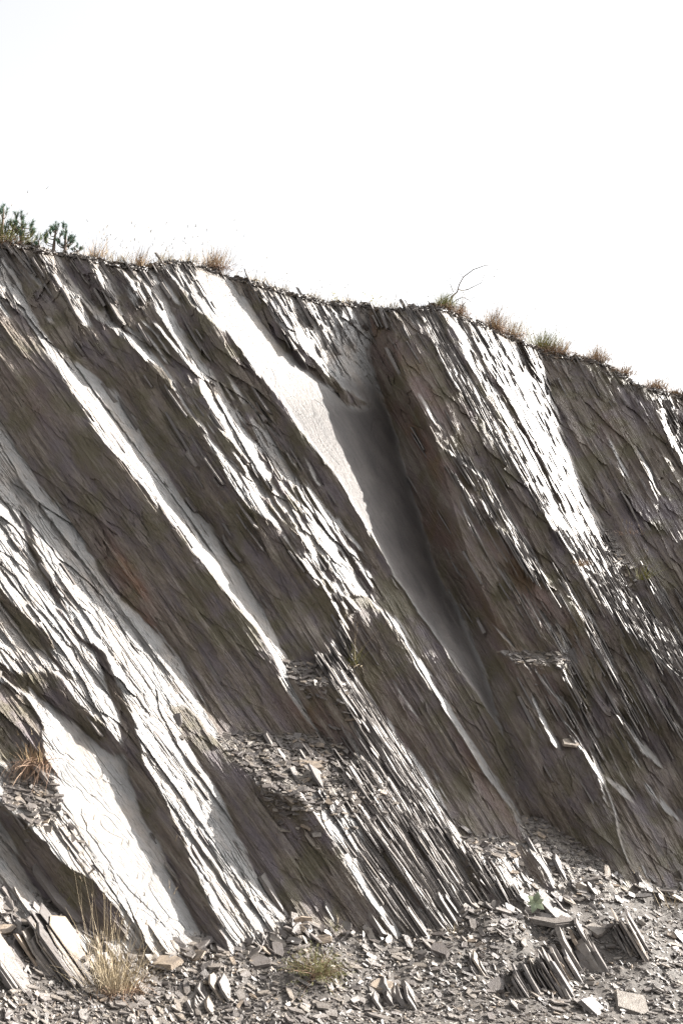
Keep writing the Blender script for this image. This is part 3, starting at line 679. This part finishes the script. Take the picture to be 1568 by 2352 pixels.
# ------------------------------------------------------------------ small outcrops standing in the scree
def outcrop(name, label, x, y, Lpx, Wpx, n, seed, th=(.012, .05), fall=.5, on='g', bb=1.0, dark_n=2):
    """a stack of steep beds: each bed is a plate, its bedding face to the upper right, its broken end to the left"""
    P = place(x, y, on); m = np.linalg.norm(P-np.array([0, 0, CAMZ]))/FPX; r4 = np.random.default_rng(seed)
    xa = np.array([x], float); ya = np.array([min(y, 2200)], float)
    a_, n_, t_ = bed_frame(xa, ya, np.array([bb])); a_, n_, t_ = a_[0], n_[0], t_[0]
    if t_@NRM < 0: t_ = -t_
    Ur = np.cross(NRM, a_); Ur = Ur*np.sign(Ur@Uv)
    cs_, ls, ws, ths, As, Ts, Ns = [], [], [], [], [], [], []
    pos = -Wpx*m*.5
    while pos < Wpx*m*.5:
        th_ = r4.uniform(*th)
        for q in range(r4.integers(1, 4)):
            l_ = Lpx*m*r4.uniform(.35, 1.0); sh = r4.normal(0, .14)*Lpx*m
            dep = r4.uniform(.12, .30)
            cs_.append(P + Ur*pos + a_*sh - t_*(dep*.5) + NRM*r4.uniform(-.10, .035) + NRM*.04*math.sin(pos*20+seed))
            ls.append(l_); ws.append(dep); ths.append(th_*r4.uniform(.6, 1.1))
            aj = unit(a_+r4.normal(0, .02, 3)); nj = unit(n_+r4.normal(0, .03, 3)); nj = unit(nj-aj*(nj@aj)); As.append(aj); Ns.append(nj); Ts.append(np.cross(aj, nj))
        pos += th_*r4.uniform(.45, .85)
    v, q_, t2, c = plates(np.array(cs_), np.array(As), np.array(Ts), np.array(Ns), np.array(ls), np.array(ws), np.array(ths), 6, seed, skew=.35)
    o = mesh_np(name, v-P, q_, t2, mat=M['shard'], cols={'tone': c}); o.location = P.tolist()
    return tag(o, label, 'rock outcrop', 'slate outcrops standing out of the scree')
outcrop('slate_outcrop', 'big steep slate outcrop with a dark smooth face low on the right of the scree', 1350, 2240, 170, 110, 0, 11, (.03, .09))
outcrop('slate_outcrop', 'long pale bladed slate outcrop just left of the big dark faced outcrop', 1270, 2290, 150, 70, 0, 12, (.008, .03))
outcrop('slate_outcrop', 'thick slate block with a shaded left face above the gravel at the lower right', 1470, 1935, 130, 60, 0, 31, (.03, .07), on='c')
outcrop('slate_outcrop', 'brown ended slate block standing in the gravel at the mouth of the recess', 1228, 2015, 90, 60, 0, 32, (.03, .06), on='c')
outcrop('slate_outcrop', 'low fan of slate blades at the bottom left of the long pale outcrop', 1190, 2290, 80, 60, 0, 13, (.008, .02))
outcrop('slate_outcrop', 'short dark toothed slate outcrop in mid scree between bush and right outcrops', 1090, 2235, 60, 70, 0, 14, (.008, .02))
outcrop('slate_outcrop', 'pale slate outcrop with brown stains near the right edge of the scree', 1475, 2200, 150, 46, 0, 15, (.008, .03))
outcrop('slate_outcrop', 'dark blocky slate outcrop at the bottom edge left of centre', 905, 2325, 90, 90, 0, 17, (.02, .06))
outcrop('slate_outcrop', 'tall slate outcrop with rough pale front in the bottom left corner', 110, 2250, 230, 130, 0, 19, (.006, .022))
outcrop('slate_outcrop', 'dark shaded slate outcrop cut by the left edge of the photo', 10, 2280, 220, 100, 0, 20, (.008, .03))
outcrop('slate_outcrop', 'pale broken slate outcrop at the bottom edge beside the big dry grass tuft', 470, 2330, 90, 110, 0, 21, (.01, .03))

# ------------------------------------------------------------------ plants
def mat_plant(name, c1_, c2_, sub=.0, rough_=.7):
    t = NT(name); k = t.sep(t.attr('tone').outputs['Color'])
    t.l.new(t.ramp(k[0], [(0, c1_), (1, c2_)]), t.b.inputs['Base Color']); t.b.inputs['Roughness'].default_value = rough_
    t.b.inputs['Specular IOR Level'].default_value = .2
    return t.m
M['dry'] = mat_plant('dry_grass', (.13, .075, .045), (.34, .25, .15)); M['straw'] = mat_plant('straw', (.20, .16, .11), (.40, .33, .22))
M['green'] = mat_plant('green_grass', (.09, .10, .03), (.24, .22, .08)); M['needle'] = mat_plant('pine_needles', (.035, .075, .055), (.10, .16, .10))
M['bark'] = mat_plant('bark', (.06, .045, .035), (.12, .09, .07)); M['leaf'] = mat_plant('broad_leaf', (.14, .17, .12), (.23, .26, .17))
M['yellow'] = mat_plant('yellow_flower', (.30, .26, .04), (.42, .36, .08)); M['bushg'] = mat_plant('bush_leaf', (.07, .075, .03), (.20, .19, .085))
M['root'] = mat_plant('dry_root', (.16, .095, .065), (.34, .24, .17))

def ribbons(roots, dirs, lens, wid, bend, seed, segs=4, curl=None):
    """curved tapering blades: roots n x 3, unit dirs, lengths; bend direction adds with the square of the length"""
    rr = np.random.default_rng(seed); n = len(roots); t = np.linspace(0, 1, segs+1)
    side = unit(np.cross(dirs, rr.normal(0, 1, (n, 3))+np.array([0, .8, 0])))
    if curl is None: curl = np.array([0, 0, -1.])
    P = roots[:, None]+dirs[:, None]*(lens[:, None]*t)[..., None]+bend[:, None]*((t**2)[None]*lens[:, None])[..., None]+curl*((t**2.4)[None]*lens[:, None]*.12)[..., None]
    P = P + (rr.normal(0, 1, (n, segs+1, 3))*(lens[:, None, None]*.02))*t[None, :, None]
    w = (wid[:, None]*(1-.8*t)[None])[..., None]
    Vv = np.stack([P-side[:, None]*w/2, P+side[:, None]*w/2], 2).reshape(-1, 3)
    o = (np.arange(n)*(segs+1)*2)[:, None]; k = np.arange(segs)*2
    q_ = np.stack([k, k+1, k+3, k+2], -1)
    quads = (o[:, :, None]+q_[None]).reshape(-1, 4)
    tone = np.repeat(rr.uniform(0, 1, n), (segs+1)*2); c = np.stack([tone, tone, tone, np.ones_like(tone)], -1)
    return Vv, quads, c, P[:, -1]
def empty(name, P, label, cat, group=None):
    o = bpy.data.objects.new(name, None); scene.collection.objects.link(o); o.location = P.tolist(); o.empty_display_size = .1
    return tag(o, label, cat, group)
def rel(o): bpy.context.view_layer.update()
def tuft(P, label, hgt, rad, n, mat_n, seed, name='grass_tuft', seeds=0, lean=(0, 0, 0), group=None, wid=.004, spread=.45, cat='grass tuft', low=None):
    rr = np.random.default_rng(seed); root = empty(name, P, label, cat, group)
    rt = rr.normal(0, 1, (n, 3))*np.array([rad*.5, rad*.35, .006]); d = unit(np.array([0, 0, 1.])+rr.normal(0, spread*.5, (n, 3))*np.array([1, .8, .2])+rt*(.9/max(rad, .01))*spread+np.array(lean))
    ln = hgt*rr.beta(2.2, 1.8, n)*1.15; bend = rr.normal(0, .22, (n, 3))*np.array([1, .8, .1])+np.array(lean)*.6
    v, q_, c, _ = ribbons(rt, d, ln, np.full(n, wid)*rr.uniform(.6, 1.2, n), bend, seed)
    b_o = mesh_np('blades', v, q_, mat=M[mat_n], cols={'tone': c}, parent=root)
    if low:
        m_ = n; rt2 = rr.normal(0, 1, (m_, 3))*np.array([rad*.6, rad*.35, .01]); d2 = unit(rr.normal(0, 1, (m_, 3))*np.array([1, .6, .5])+np.array([0, -.2, .35]))
        v, q_, c, _ = ribbons(rt2, d2, hgt*.4*rr.uniform(.4, 1, m_), np.full(m_, wid*.9), rr.normal(0, .4, (m_, 3))+np.array([0, 0, -.5]), seed+1)
        mesh_np('dead_base', v, q_, mat=M[low], cols={'tone': c}, parent=root)
    if seeds:
        rt = rr.normal(0, 1, (seeds, 3))*np.array([rad*.5, rad*.3, .004]); d = unit(np.array([0, 0, 1.])+rr.normal(0, .2, (seeds, 3))*np.array([1, .6, .1])+np.array(lean))
        ln = hgt*rr.uniform(1.1, 1.9, seeds)
        v, q_, c, tip = ribbons(rt, d, ln, np.full(seeds, wid*.85), rr.normal(0, .12, (seeds, 3))+np.array(lean)*.5, seed+2, 5)
        v1, q1, c1_ = v, q_, c
        hd = np.repeat(tip, 5, 0); dd = unit(np.repeat(d, 5, 0)+rr.normal(0, .16, (len(hd), 3)))
        v, q_, c, _ = ribbons(hd-dd*.02, dd, rr.uniform(.03, .07, len(hd)), np.full(len(hd), wid*1.1), rr.normal(0, .1, (len(hd), 3)), seed+3, 2)
        mesh_np('seed_stalks', np.concatenate([v1, v]), np.concatenate([q1, q_+len(v1)]), mat=M['straw'], cols={'tone': np.concatenate([c1_, c*np.array([.2, .2, .2, 1])])}, parent=root)
    return root
def crest_pt(x, up=0):
    y = float(np.interp(x, crx, cry)); P = pt(np.array(float(x)), np.array(y)); return surf(np.array([float(x)]), np.array([y+4.]))[0][0] + back*.05 + np.array([0, 0, .05])
def px_m(P): return float(np.linalg.norm(P-np.array([0, 0, CAMZ]))/FPX)
CT = [  # x, height px, half width px, number, material, stalks, label
 (8, 62, 34, 260, 'green', 5, 'green and straw grass tuft under the pines at the left end of the crest'),
 (62, 34, 34, 200, 'green', 2, 'low green grass tuft between the two groups of young pines'),
 (222, 44, 26, 150, 'dry', 11, 'reddish tuft with tall thin seed stalks just right of the pines'),
 (270, 34, 26, 90, 'straw', 9, 'sparse straw tuft with thin stalks between two reddish tufts'),
 (322, 44, 18, 170, 'dry', 9, 'reddish brown tuft left of the crest hump'),
 (380, 28, 26, 110, 'straw', 7, 'thin pale tuft on the crest hump'),
 (440, 30, 30, 110, 'straw', 9, 'wispy tuft with tall stalks on the crest hump right side'),
 (497, 52, 36, 330, 'dry', 6, 'wide brown tuft above the bright upper slab'),
 (590, 20, 26, 70, 'straw', 5, 'tiny pale tuft where the crest first drops'),
 (655, 18, 26, 80, 'straw', 5, 'small pale tuft behind the crest rubble knob'),
 (725, 20, 26, 80, 'straw', 6, 'thin pale tuft left of the yellow flowering weed'),
 (800, 24, 22, 80, 'straw', 6, 'thin pale tuft between the two yellow flowering weeds'),
 (905, 22, 26, 90, 'straw', 6, 'low straw tuft on the stones left of the bare shrub'),
 (1022, 44, 26, 420, 'green', 3, 'dense olive tuft at the base of the bare shrub'),
 (1058, 32, 22, 240, 'dry', 4, 'dark brown tuft right of the bare shrub'),
 (1136, 62, 26, 420, 'dry', 8, 'dense dark tuft with upright stems right of the bare shrub'),
 (1178, 70, 34, 260, 'straw', 14, 'tall straw coloured tuft leaning right on the falling crest'),
 (1248, 62, 38, 520, 'green', 9, 'broad yellow green and brown tuft above the brightest strip'),
 (1288, 48, 24, 260, 'dry', 8, 'brown tuft at the right shoulder of the brightest strip'),
 (1370, 48, 34, 300, 'dry', 7, 'rounded grey brown tuft on the flat part of the right crest'),
 (1432, 30, 30, 260, 'dry', 5, 'low dark tuft where the right crest steps down'),
 (1505, 32, 30, 300, 'dry', 7, 'reddish brown tuft near the right end of the crest'),
 (1552, 22, 26, 160, 'dry', 4, 'last small brown tuft at the right edge of the crest')]
for i, (x, h_, w_, n, mt, sd, lb) in enumerate(CT):
    P = crest_pt(x); m = px_m(P); tuft(P, lb, h_*m*1.25, w_*m, n, mt, 1000+i*7, seeds=sd, group='grass tufts along the crest of the cliff', lean=(.10, 0, 0), wid=.0065, low='root' if n > 200 else None)
# wispy dry grass all along the top
rr = np.random.default_rng(5); n = 4600; x = rr.uniform(-80, 1650, n); P = surf(x, np.interp(x, crx, cry)+4)[0] + back*(rr.uniform(.0, .25, n))[:, None]+np.array([0, 0, .045])
m = .0062; d = unit(np.array([.08, 0, 1.])+rr.normal(0, .25, (n, 3))*np.array([1, .7, .1])); clump = np.clip(.5+.9*fbm(x/60, x*0, 66, 3), .12, 1.2)
v, q_, c, tip = ribbons(P, d, 34*m*rr.beta(1.3, 2.4, n)*clump*1.7, np.full(n, .0045), rr.normal(0, .2, (n, 3)), 67)
v2, q2, c2_, tip2 = ribbons(P[:260], unit(d[:260]*np.array([.6, .6, 1])), 85*m*rr.uniform(.35, 1, 260)*clump[:260]**.5, np.full(260, .0062), rr.normal(0, .14, (260, 3)), 68, 5)
v3, q3, c3_, _ = ribbons(np.repeat(tip2, 3, 0), unit(np.array([0, 0, 1.])+rr.normal(0, .3, (780, 3))), rr.uniform(.02, .05, 780), np.full(780, .006), np.zeros((780, 3)), 69, 2)
vv = np.concatenate([v, v2, v3]); qq = np.concatenate([q_, q2+len(v), q3+len(v)+len(v2)])
tag(mesh_np('dry_grass', vv, qq, mat=M['straw'], cols={'tone': np.concatenate([c, c2_, c3_])}), 'thin wispy dry grass growing all along the crest of the cliff', 'grass', kind='stuff')

# tubes for stems and branches
def tubes(name, paths, mat, parent, seed=0, ns=5):
    Vs = []; Q = []; o = 0
    for pth, r0, r1 in paths:
        p = np.array(pth, float); n = len(p); tg = unit(np.gradient(p, axis=0)); s1 = unit(np.cross(tg, np.array([.3, 1, .2]))); s2 = np.cross(tg, s1)
        rr_ = np.linspace(r0, r1, n)[:, None, None]; a = np.arange(ns)/ns*2*math.pi
        ring = p[:, None]+rr_*(s1[:, None]*np.cos(a)[None, :, None]+s2[:, None]*np.sin(a)[None, :, None])
        Vs.append(ring.reshape(-1, 3)); i, k = np.meshgrid(np.arange(n-1), np.arange(ns), indexing='ij')
        Q.append(np.stack([i*ns+k, i*ns+(k+1) % ns, (i+1)*ns+(k+1) % ns, (i+1)*ns+k], -1).reshape(-1, 4)+o); o += n*ns
    v = np.concatenate(Vs); c = np.tile([.5, .5, .5, 1], (len(v), 1))
    return mesh_np(name, v, np.concatenate(Q), mat=mat, cols={'tone': c}, parent=parent, smooth=True)

def pine(x, top, base, wpx, label, seed, nb_=9):
    P = crest_pt(x); m = px_m(P); P = P+np.array([0, 0, -.02]); H_ = (base-top)*m*1.04; rr = np.random.default_rng(seed)
    root = empty('young_pine', P, label, 'pine tree', 'young pines on the crest'); tr = [[0, 0, 0], [rr.normal(0, .01), 0, H_*.35], [rr.normal(0, .015), 0, H_*.7], [rr.normal(0, .015), 0, H_*.93]]
    tubes('trunk', [(tr, .022*H_/.45+.004, .006)], M['bark'], root)
    paths = []; nd_r = []; nd_d = []; 
    def brush(p, q, f0):
        k = int(85*np.linalg.norm(q-p)/.2)+26; t = rr.uniform(f0, 1.02, k)[:, None]; ax = unit(q-p); side = unit(np.cross(ax[None], rr.normal(0, 1, (k, 3))))
        nd_r.append(p+(q-p)*t); nd_d.append(unit(ax*1.0+side*rr.uniform(.45, .9, (k, 1))))
    for b_i in range(nb_):
        z = H_*rr.uniform(.1, .72); an = rr.uniform(0, 6.28); ln = wpx*m*.5*(1.1-.5*z/H_)*rr.uniform(.7, 1.1)
        p0 = np.array([0, 0, z]); p1 = p0+np.array([math.cos(an)*ln, math.sin(an)*ln*.8, ln*.35]); p2 = p1+np.array([math.cos(an)*ln*.2, math.sin(an)*ln*.2, H_*rr.uniform(.14, .26)])
        paths.append(([p0, p1*.55+p0*.45-np.array([0, 0, .01]), p1, p2], .008, .004)); brush(p1*.8+p0*.2, p2, .15)
        if rr.uniform() < .7:
            p3 = p1+np.array([math.cos(an+1.3)*ln*.35, math.sin(an+1.3)*ln*.3, H_*.16]); paths.append(([p1, (p1+p3)/2, p3], .005, .003)); brush(p1, p3, .1)
    top_ = np.array(tr[-1]); brush(top_-np.array([0, 0, H_*.30]), top_+np.array([0, 0, H_*.05]), 0)
    tubes('branches', paths, M['bark'], root)
    rts = np.concatenate(nd_r); ds = np.concatenate(nd_d); n = len(rts)
    v, q_, c, _ = ribbons(rts, ds, rr.uniform(.035, .065, n), np.full(n, .0055), np.zeros((n, 3)), seed, 2)
    mesh_np('crown', v, q_, mat=M['needle'], cols={'tone': c}, parent=root)
pine(124, 491, 560, 38, 'tallest young pine with open upright branches standing alone on the crest', 1, 8)
pine(150, 505, 572, 34, 'bushier young pine touching the right side of the tallest pine', 2, 12)
pine(176, 553, 580, 20, 'tiny pine seedling at the right end of the pine group', 3, 5)
pine(90, 533, 566, 12, 'very small pine seedling in the gap left of the tallest pine', 4, 3)
pine(48, 496, 562, 50, 'broad young pine with many candles near the left end of the crest', 5, 14)
pine(24, 508, 562, 34, 'young pine hidden in grass between the broad pine and the left edge', 6, 8)
pine(2, 466, 560, 34, 'young pine cut by the left edge of the photo', 7, 9)

def pp(P, x, y, x0, y0, dy=0.):
    """offset from P for a photo displacement, in the upright plane through P"""
    m = px_m(P); return np.array([(x-x0)*m, dy, -(y-y0)*m*1.02])
P = crest_pt(1034); root = empty('bare_shrub', P, 'leafless brown shrub with crooked branches reaching right against the sky', 'shrub')
BR = [([(1030,712),(1034,690),(1036,676),(1040,664),(1052,654),(1057,637),(1066,623),(1086,615),(1111,606),(1128,599),(1145,591)], 2.3, .5),
      ([(1040,664),(1036,650),(1029,632)], 1.0, .4), ([(1052,654),(1066,650),(1078,644),(1093,637),(1106,635),(1113,619),(1109,612)], 1.3, .4),
      ([(1066,623),(1062,612),(1056,606),(1055,592)], .8, .3), ([(1036,690),(1050,681),(1062,678),(1076,684),(1081,689)], 1.0, .4), ([(1062,678),(1070,668),(1076,660),(1086,656)], .7, .3),
      ([(1078,684),(1084,676),(1090,678)], .5, .3), ([(1040,664),(1020,672),(1004,684),(992,692)], .7, .3), ([(1044,662),(1043,652),(1046,646)], .6, .3), ([(1050,681),(1056,670),(1070,660),(1082,654)], .6, .25),
      ([(1086,615),(1080,608),(1070,610)], .4, .2), ([(1046,690),(1060,694),(1072,700)], .7, .3), ([(1093,637),(1098,645),(1106,650)], .4, .2)]
rr = np.random.default_rng(8); m = px_m(P)
tubes('branches', [([pp(P, x, y, 1030, 706, .15*math.sin(k*2+x*.05)*min(1, (706-y)/60.)) for (x, y) in b_], r0*m*1.0, r1*m*1.2) for k, (b_, r0, r1) in enumerate(BR)], M['bark'], root)
k = 130; base_ = [b_[rr.integers(1, len(b_))] for b_ in (BR[rr.integers(0, len(BR))][0] for _ in range(k))]
rt = np.array([pp(P, x, y, 1030, 706, rr.normal(0, .05)) for x, y in base_]); d = unit(rr.normal(0, 1, (k, 3))+np.array([.3, 0, .3]))
v, q_, c, _ = ribbons(rt, d, rr.uniform(.04, .14, k), np.full(k, .004), rr.normal(0, .3, (k, 3)), 9, 4); mesh_np('twigs', v, q_, mat=M['bark'], cols={'tone': c}, parent=root)

def weed(x, label, seed, hpx=34, n=9):
    P = crest_pt(x); m = px_m(P); rr = np.random.default_rng(seed); root = empty('flowering_weed', P, label, 'weed')
    d = unit(np.array([0, 0, 1.])+rr.normal(0, .3, (n, 3))); v, q_, c, tip = ribbons(rr.normal(0, .03, (n, 3))*np.array([1, 1, 0]), d, hpx*m*rr.uniform(.5, 1, n), np.full(n, .006), rr.normal(0, .1, (n, 3)), seed)
    mesh_np('stems', v, q_, mat=M['green'], cols={'tone': c}, parent=root)
    k = 12; rt = np.repeat(tip, k, 0)+rr.normal(0, .022, (n*k, 3)); v, q_, c, _ = ribbons(rt, unit(rr.normal(0, 1, (n*k, 3))), np.full(n*k, .02), np.full(n*k, .012), np.zeros((n*k, 3)), seed+1, 1)
    mesh_np('flowers', v, q_, mat=M['yellow'], cols={'tone': c}, parent=root)
weed(770, 'yellow flowering weed left of centre on the crest', 21, 26, 5); weed(860, 'taller yellow flowering weed just left of the crest stones', 22, 40, 9)

# plants on the cliff and in front of it
def spt(x, y, lift=.03): return surf(np.array([float(x)]), np.array([float(y)]))[0][0]+NRM*lift
def on_cliff(x, y, *a, **k):
    P = spt(x, y); return tuft(P, *a, **k)
mC = .0042
on_cliff(808, 1532, 'green grass tuft with two seed stalks growing from the middle of the cliff', 80*mC, 16*mC, 46, 'green', 2001, seeds=4, lean=(.08, -.12, 0), wid=.006, low='straw')
on_cliff(1328, 1300, 'small straw tuft on the bright strip of the right cliff', 26*mC, 30*mC, 120, 'dry', 2002, lean=(.1, -.3, 0), wid=.006)
on_cliff(1472, 1335, 'thin green tuft on the dark cliff near the right edge', 66*mC, 22*mC, 90, 'green', 2003, lean=(.2, -.25, 0), wid=.006, seeds=2)
on_cliff(1440, 1232, 'dry weed with thin arching stems on the dark right cliff', 30*mC, 60*mC, 50, 'root', 2004, lean=(-.2, -.5, 0), wid=.006, spread=1.4, seeds=6)
on_cliff(78, 1756, 'green and red tuft with hanging dead roots on the left ledge', 55*mC, 26*mC, 80, 'dry', 2005, seeds=3, lean=(0, -.25, 0), wid=.006, low='root')
P = spt(78, 1775, .06); rr = np.random.default_rng(3)
root = bpy.data.objects['grass_tuft.027'] if 'grass_tuft.027' in bpy.data.objects else None
if root is not None:
    n = 170; v, q_, c, _ = ribbons(rr.normal(0, 1, (n, 3))*np.array([.09, .02, .03]), unit(rr.normal(0, .6, (n, 3))+np.array([0, -.8, -.9])), rr.uniform(.08, .32, n), np.full(n, .005), rr.normal(0, .35, (n, 3))+np.array([0, .15, -.3]), 33)
    mesh_np('hanging_roots', v, q_, mat=M['root'], cols={'tone': c}, parent=root)
def gpt(x, y): return hit(x, y)[0]
tuft(gpt(145, 2085), 'little bright green grass tuft in the dark hollow at the lower left', 60*.0036, 14*.0036, 26, 'green', 2010, seeds=0, wid=.007)
P = gpt(262, 2275); tuft(P, 'big dry grass tuft with tall plumed stalks in the left foreground', 130*.0034, 56*.0034, 380, 'straw', 2011, seeds=26, wid=.0045, low='root', lean=(.05, 0, 0), spread=.6)
P = gpt(238, 2250); tuft(P, 'tall thin stalks with pale plumes rising left of the big dry grass tuft', 190*.0034, 34*.0034, 40, 'straw', 2012, seeds=14, wid=.0045, spread=.25)
tuft(gpt(770, 2148), 'small yellowish tuft at the cliff foot above the bush', 40*.0037, 14*.0037, 50, 'green', 2013, wid=.005, seeds=1)
tuft(gpt(1035, 2145), 'sparse pale weed at the cliff foot below the central blades', 30*.0037, 30*.0037, 50, 'straw', 2014, wid=.004)
P = gpt(1535, 2085); tuft(P, 'dry arching grass blades at the right edge above the gravel', 70*.0042, 30*.0042, 24, 'straw', 2015, wid=.006, lean=(-.5, -.1, 0), spread=.9, seeds=3)
# feathery bush
P = gpt(722, 2245); root = empty('feathery_bush', P, 'rounded yellow green feathery bush on the scree below the cliff', 'bush'); rr = np.random.default_rng(12); m = px_m(P)
n = 260; d = unit(rr.normal(0, 1, (n, 3))*np.array([1, .7, .5])+np.array([0, -.1, .75])); v, q_, c, tip = ribbons(rr.normal(0, .03, (n, 3))*np.array([1.6, 1, .2]), d, m*88*rr.uniform(.55, 1, n), np.full(n, .004), np.zeros((n, 3))+np.array([0, 0, -.1]), 13)
mesh_np('stems', v, q_, mat=M['root'], cols={'tone': c}, parent=root)
k = 26; f = rr.uniform(.35, 1.04, (n, k, 1)); rt = (tip[:, None]*f).reshape(-1, 3)+rr.normal(0, .006, (n*k, 3)); dd = unit(np.repeat(d, k, 0)+rr.normal(0, .7, (n*k, 3)))
v, q_, c, _ = ribbons(rt, dd, rr.uniform(.010, .022, n*k), np.full(n*k, .0035), np.zeros((n*k, 3)), 14, 1); mesh_np('leaves', v, q_, mat=M['bushg'], cols={'tone': c}, parent=root)
# broad leaved plant
P = gpt(1226, 2088)+np.array([0, -.06, .07]); root = empty('leafy_plant', P, 'small green plant with broad oval leaves beside the leaning slab', 'plant'); m = px_m(P)
for (dx, dz, L) in ((-20, 16, 26), (8, 26, 30), (24, 8, 24), (18, -14, 28), (-8, -18, 28), (-24, -4, 22)):
    a = unit(np.array([dx, -6., dz])); L = L*m*.8; s_ = unit(np.cross(a, np.array([.2, -1, .3]))); nn = np.cross(a, s_); t = np.linspace(0, 1, 7); wd = np.sin(np.pi*np.clip(t, .03, .97)**.8)*L*.33
    ctr = a*(t*L)[:, None]-nn*(np.sin(t*3.1)*L*.08)[:, None]; vs = np.concatenate([ctr-s_*wd[:, None], ctr+nn*.004*(nn[2] < 0)-nn*.006, ctr+s_*wd[:, None]]); q_ = [[i, i+1, i+8, i+7] for i in range(6)]+[[i+7, i+8, i+15, i+14] for i in range(6)]
    mesh_np('leaf', vs, np.array(q_), mat=M['leaf'], cols={'tone': np.tile([abs(dx)/22., .5, .5, 1], (21, 1))}, parent=root, smooth=True)
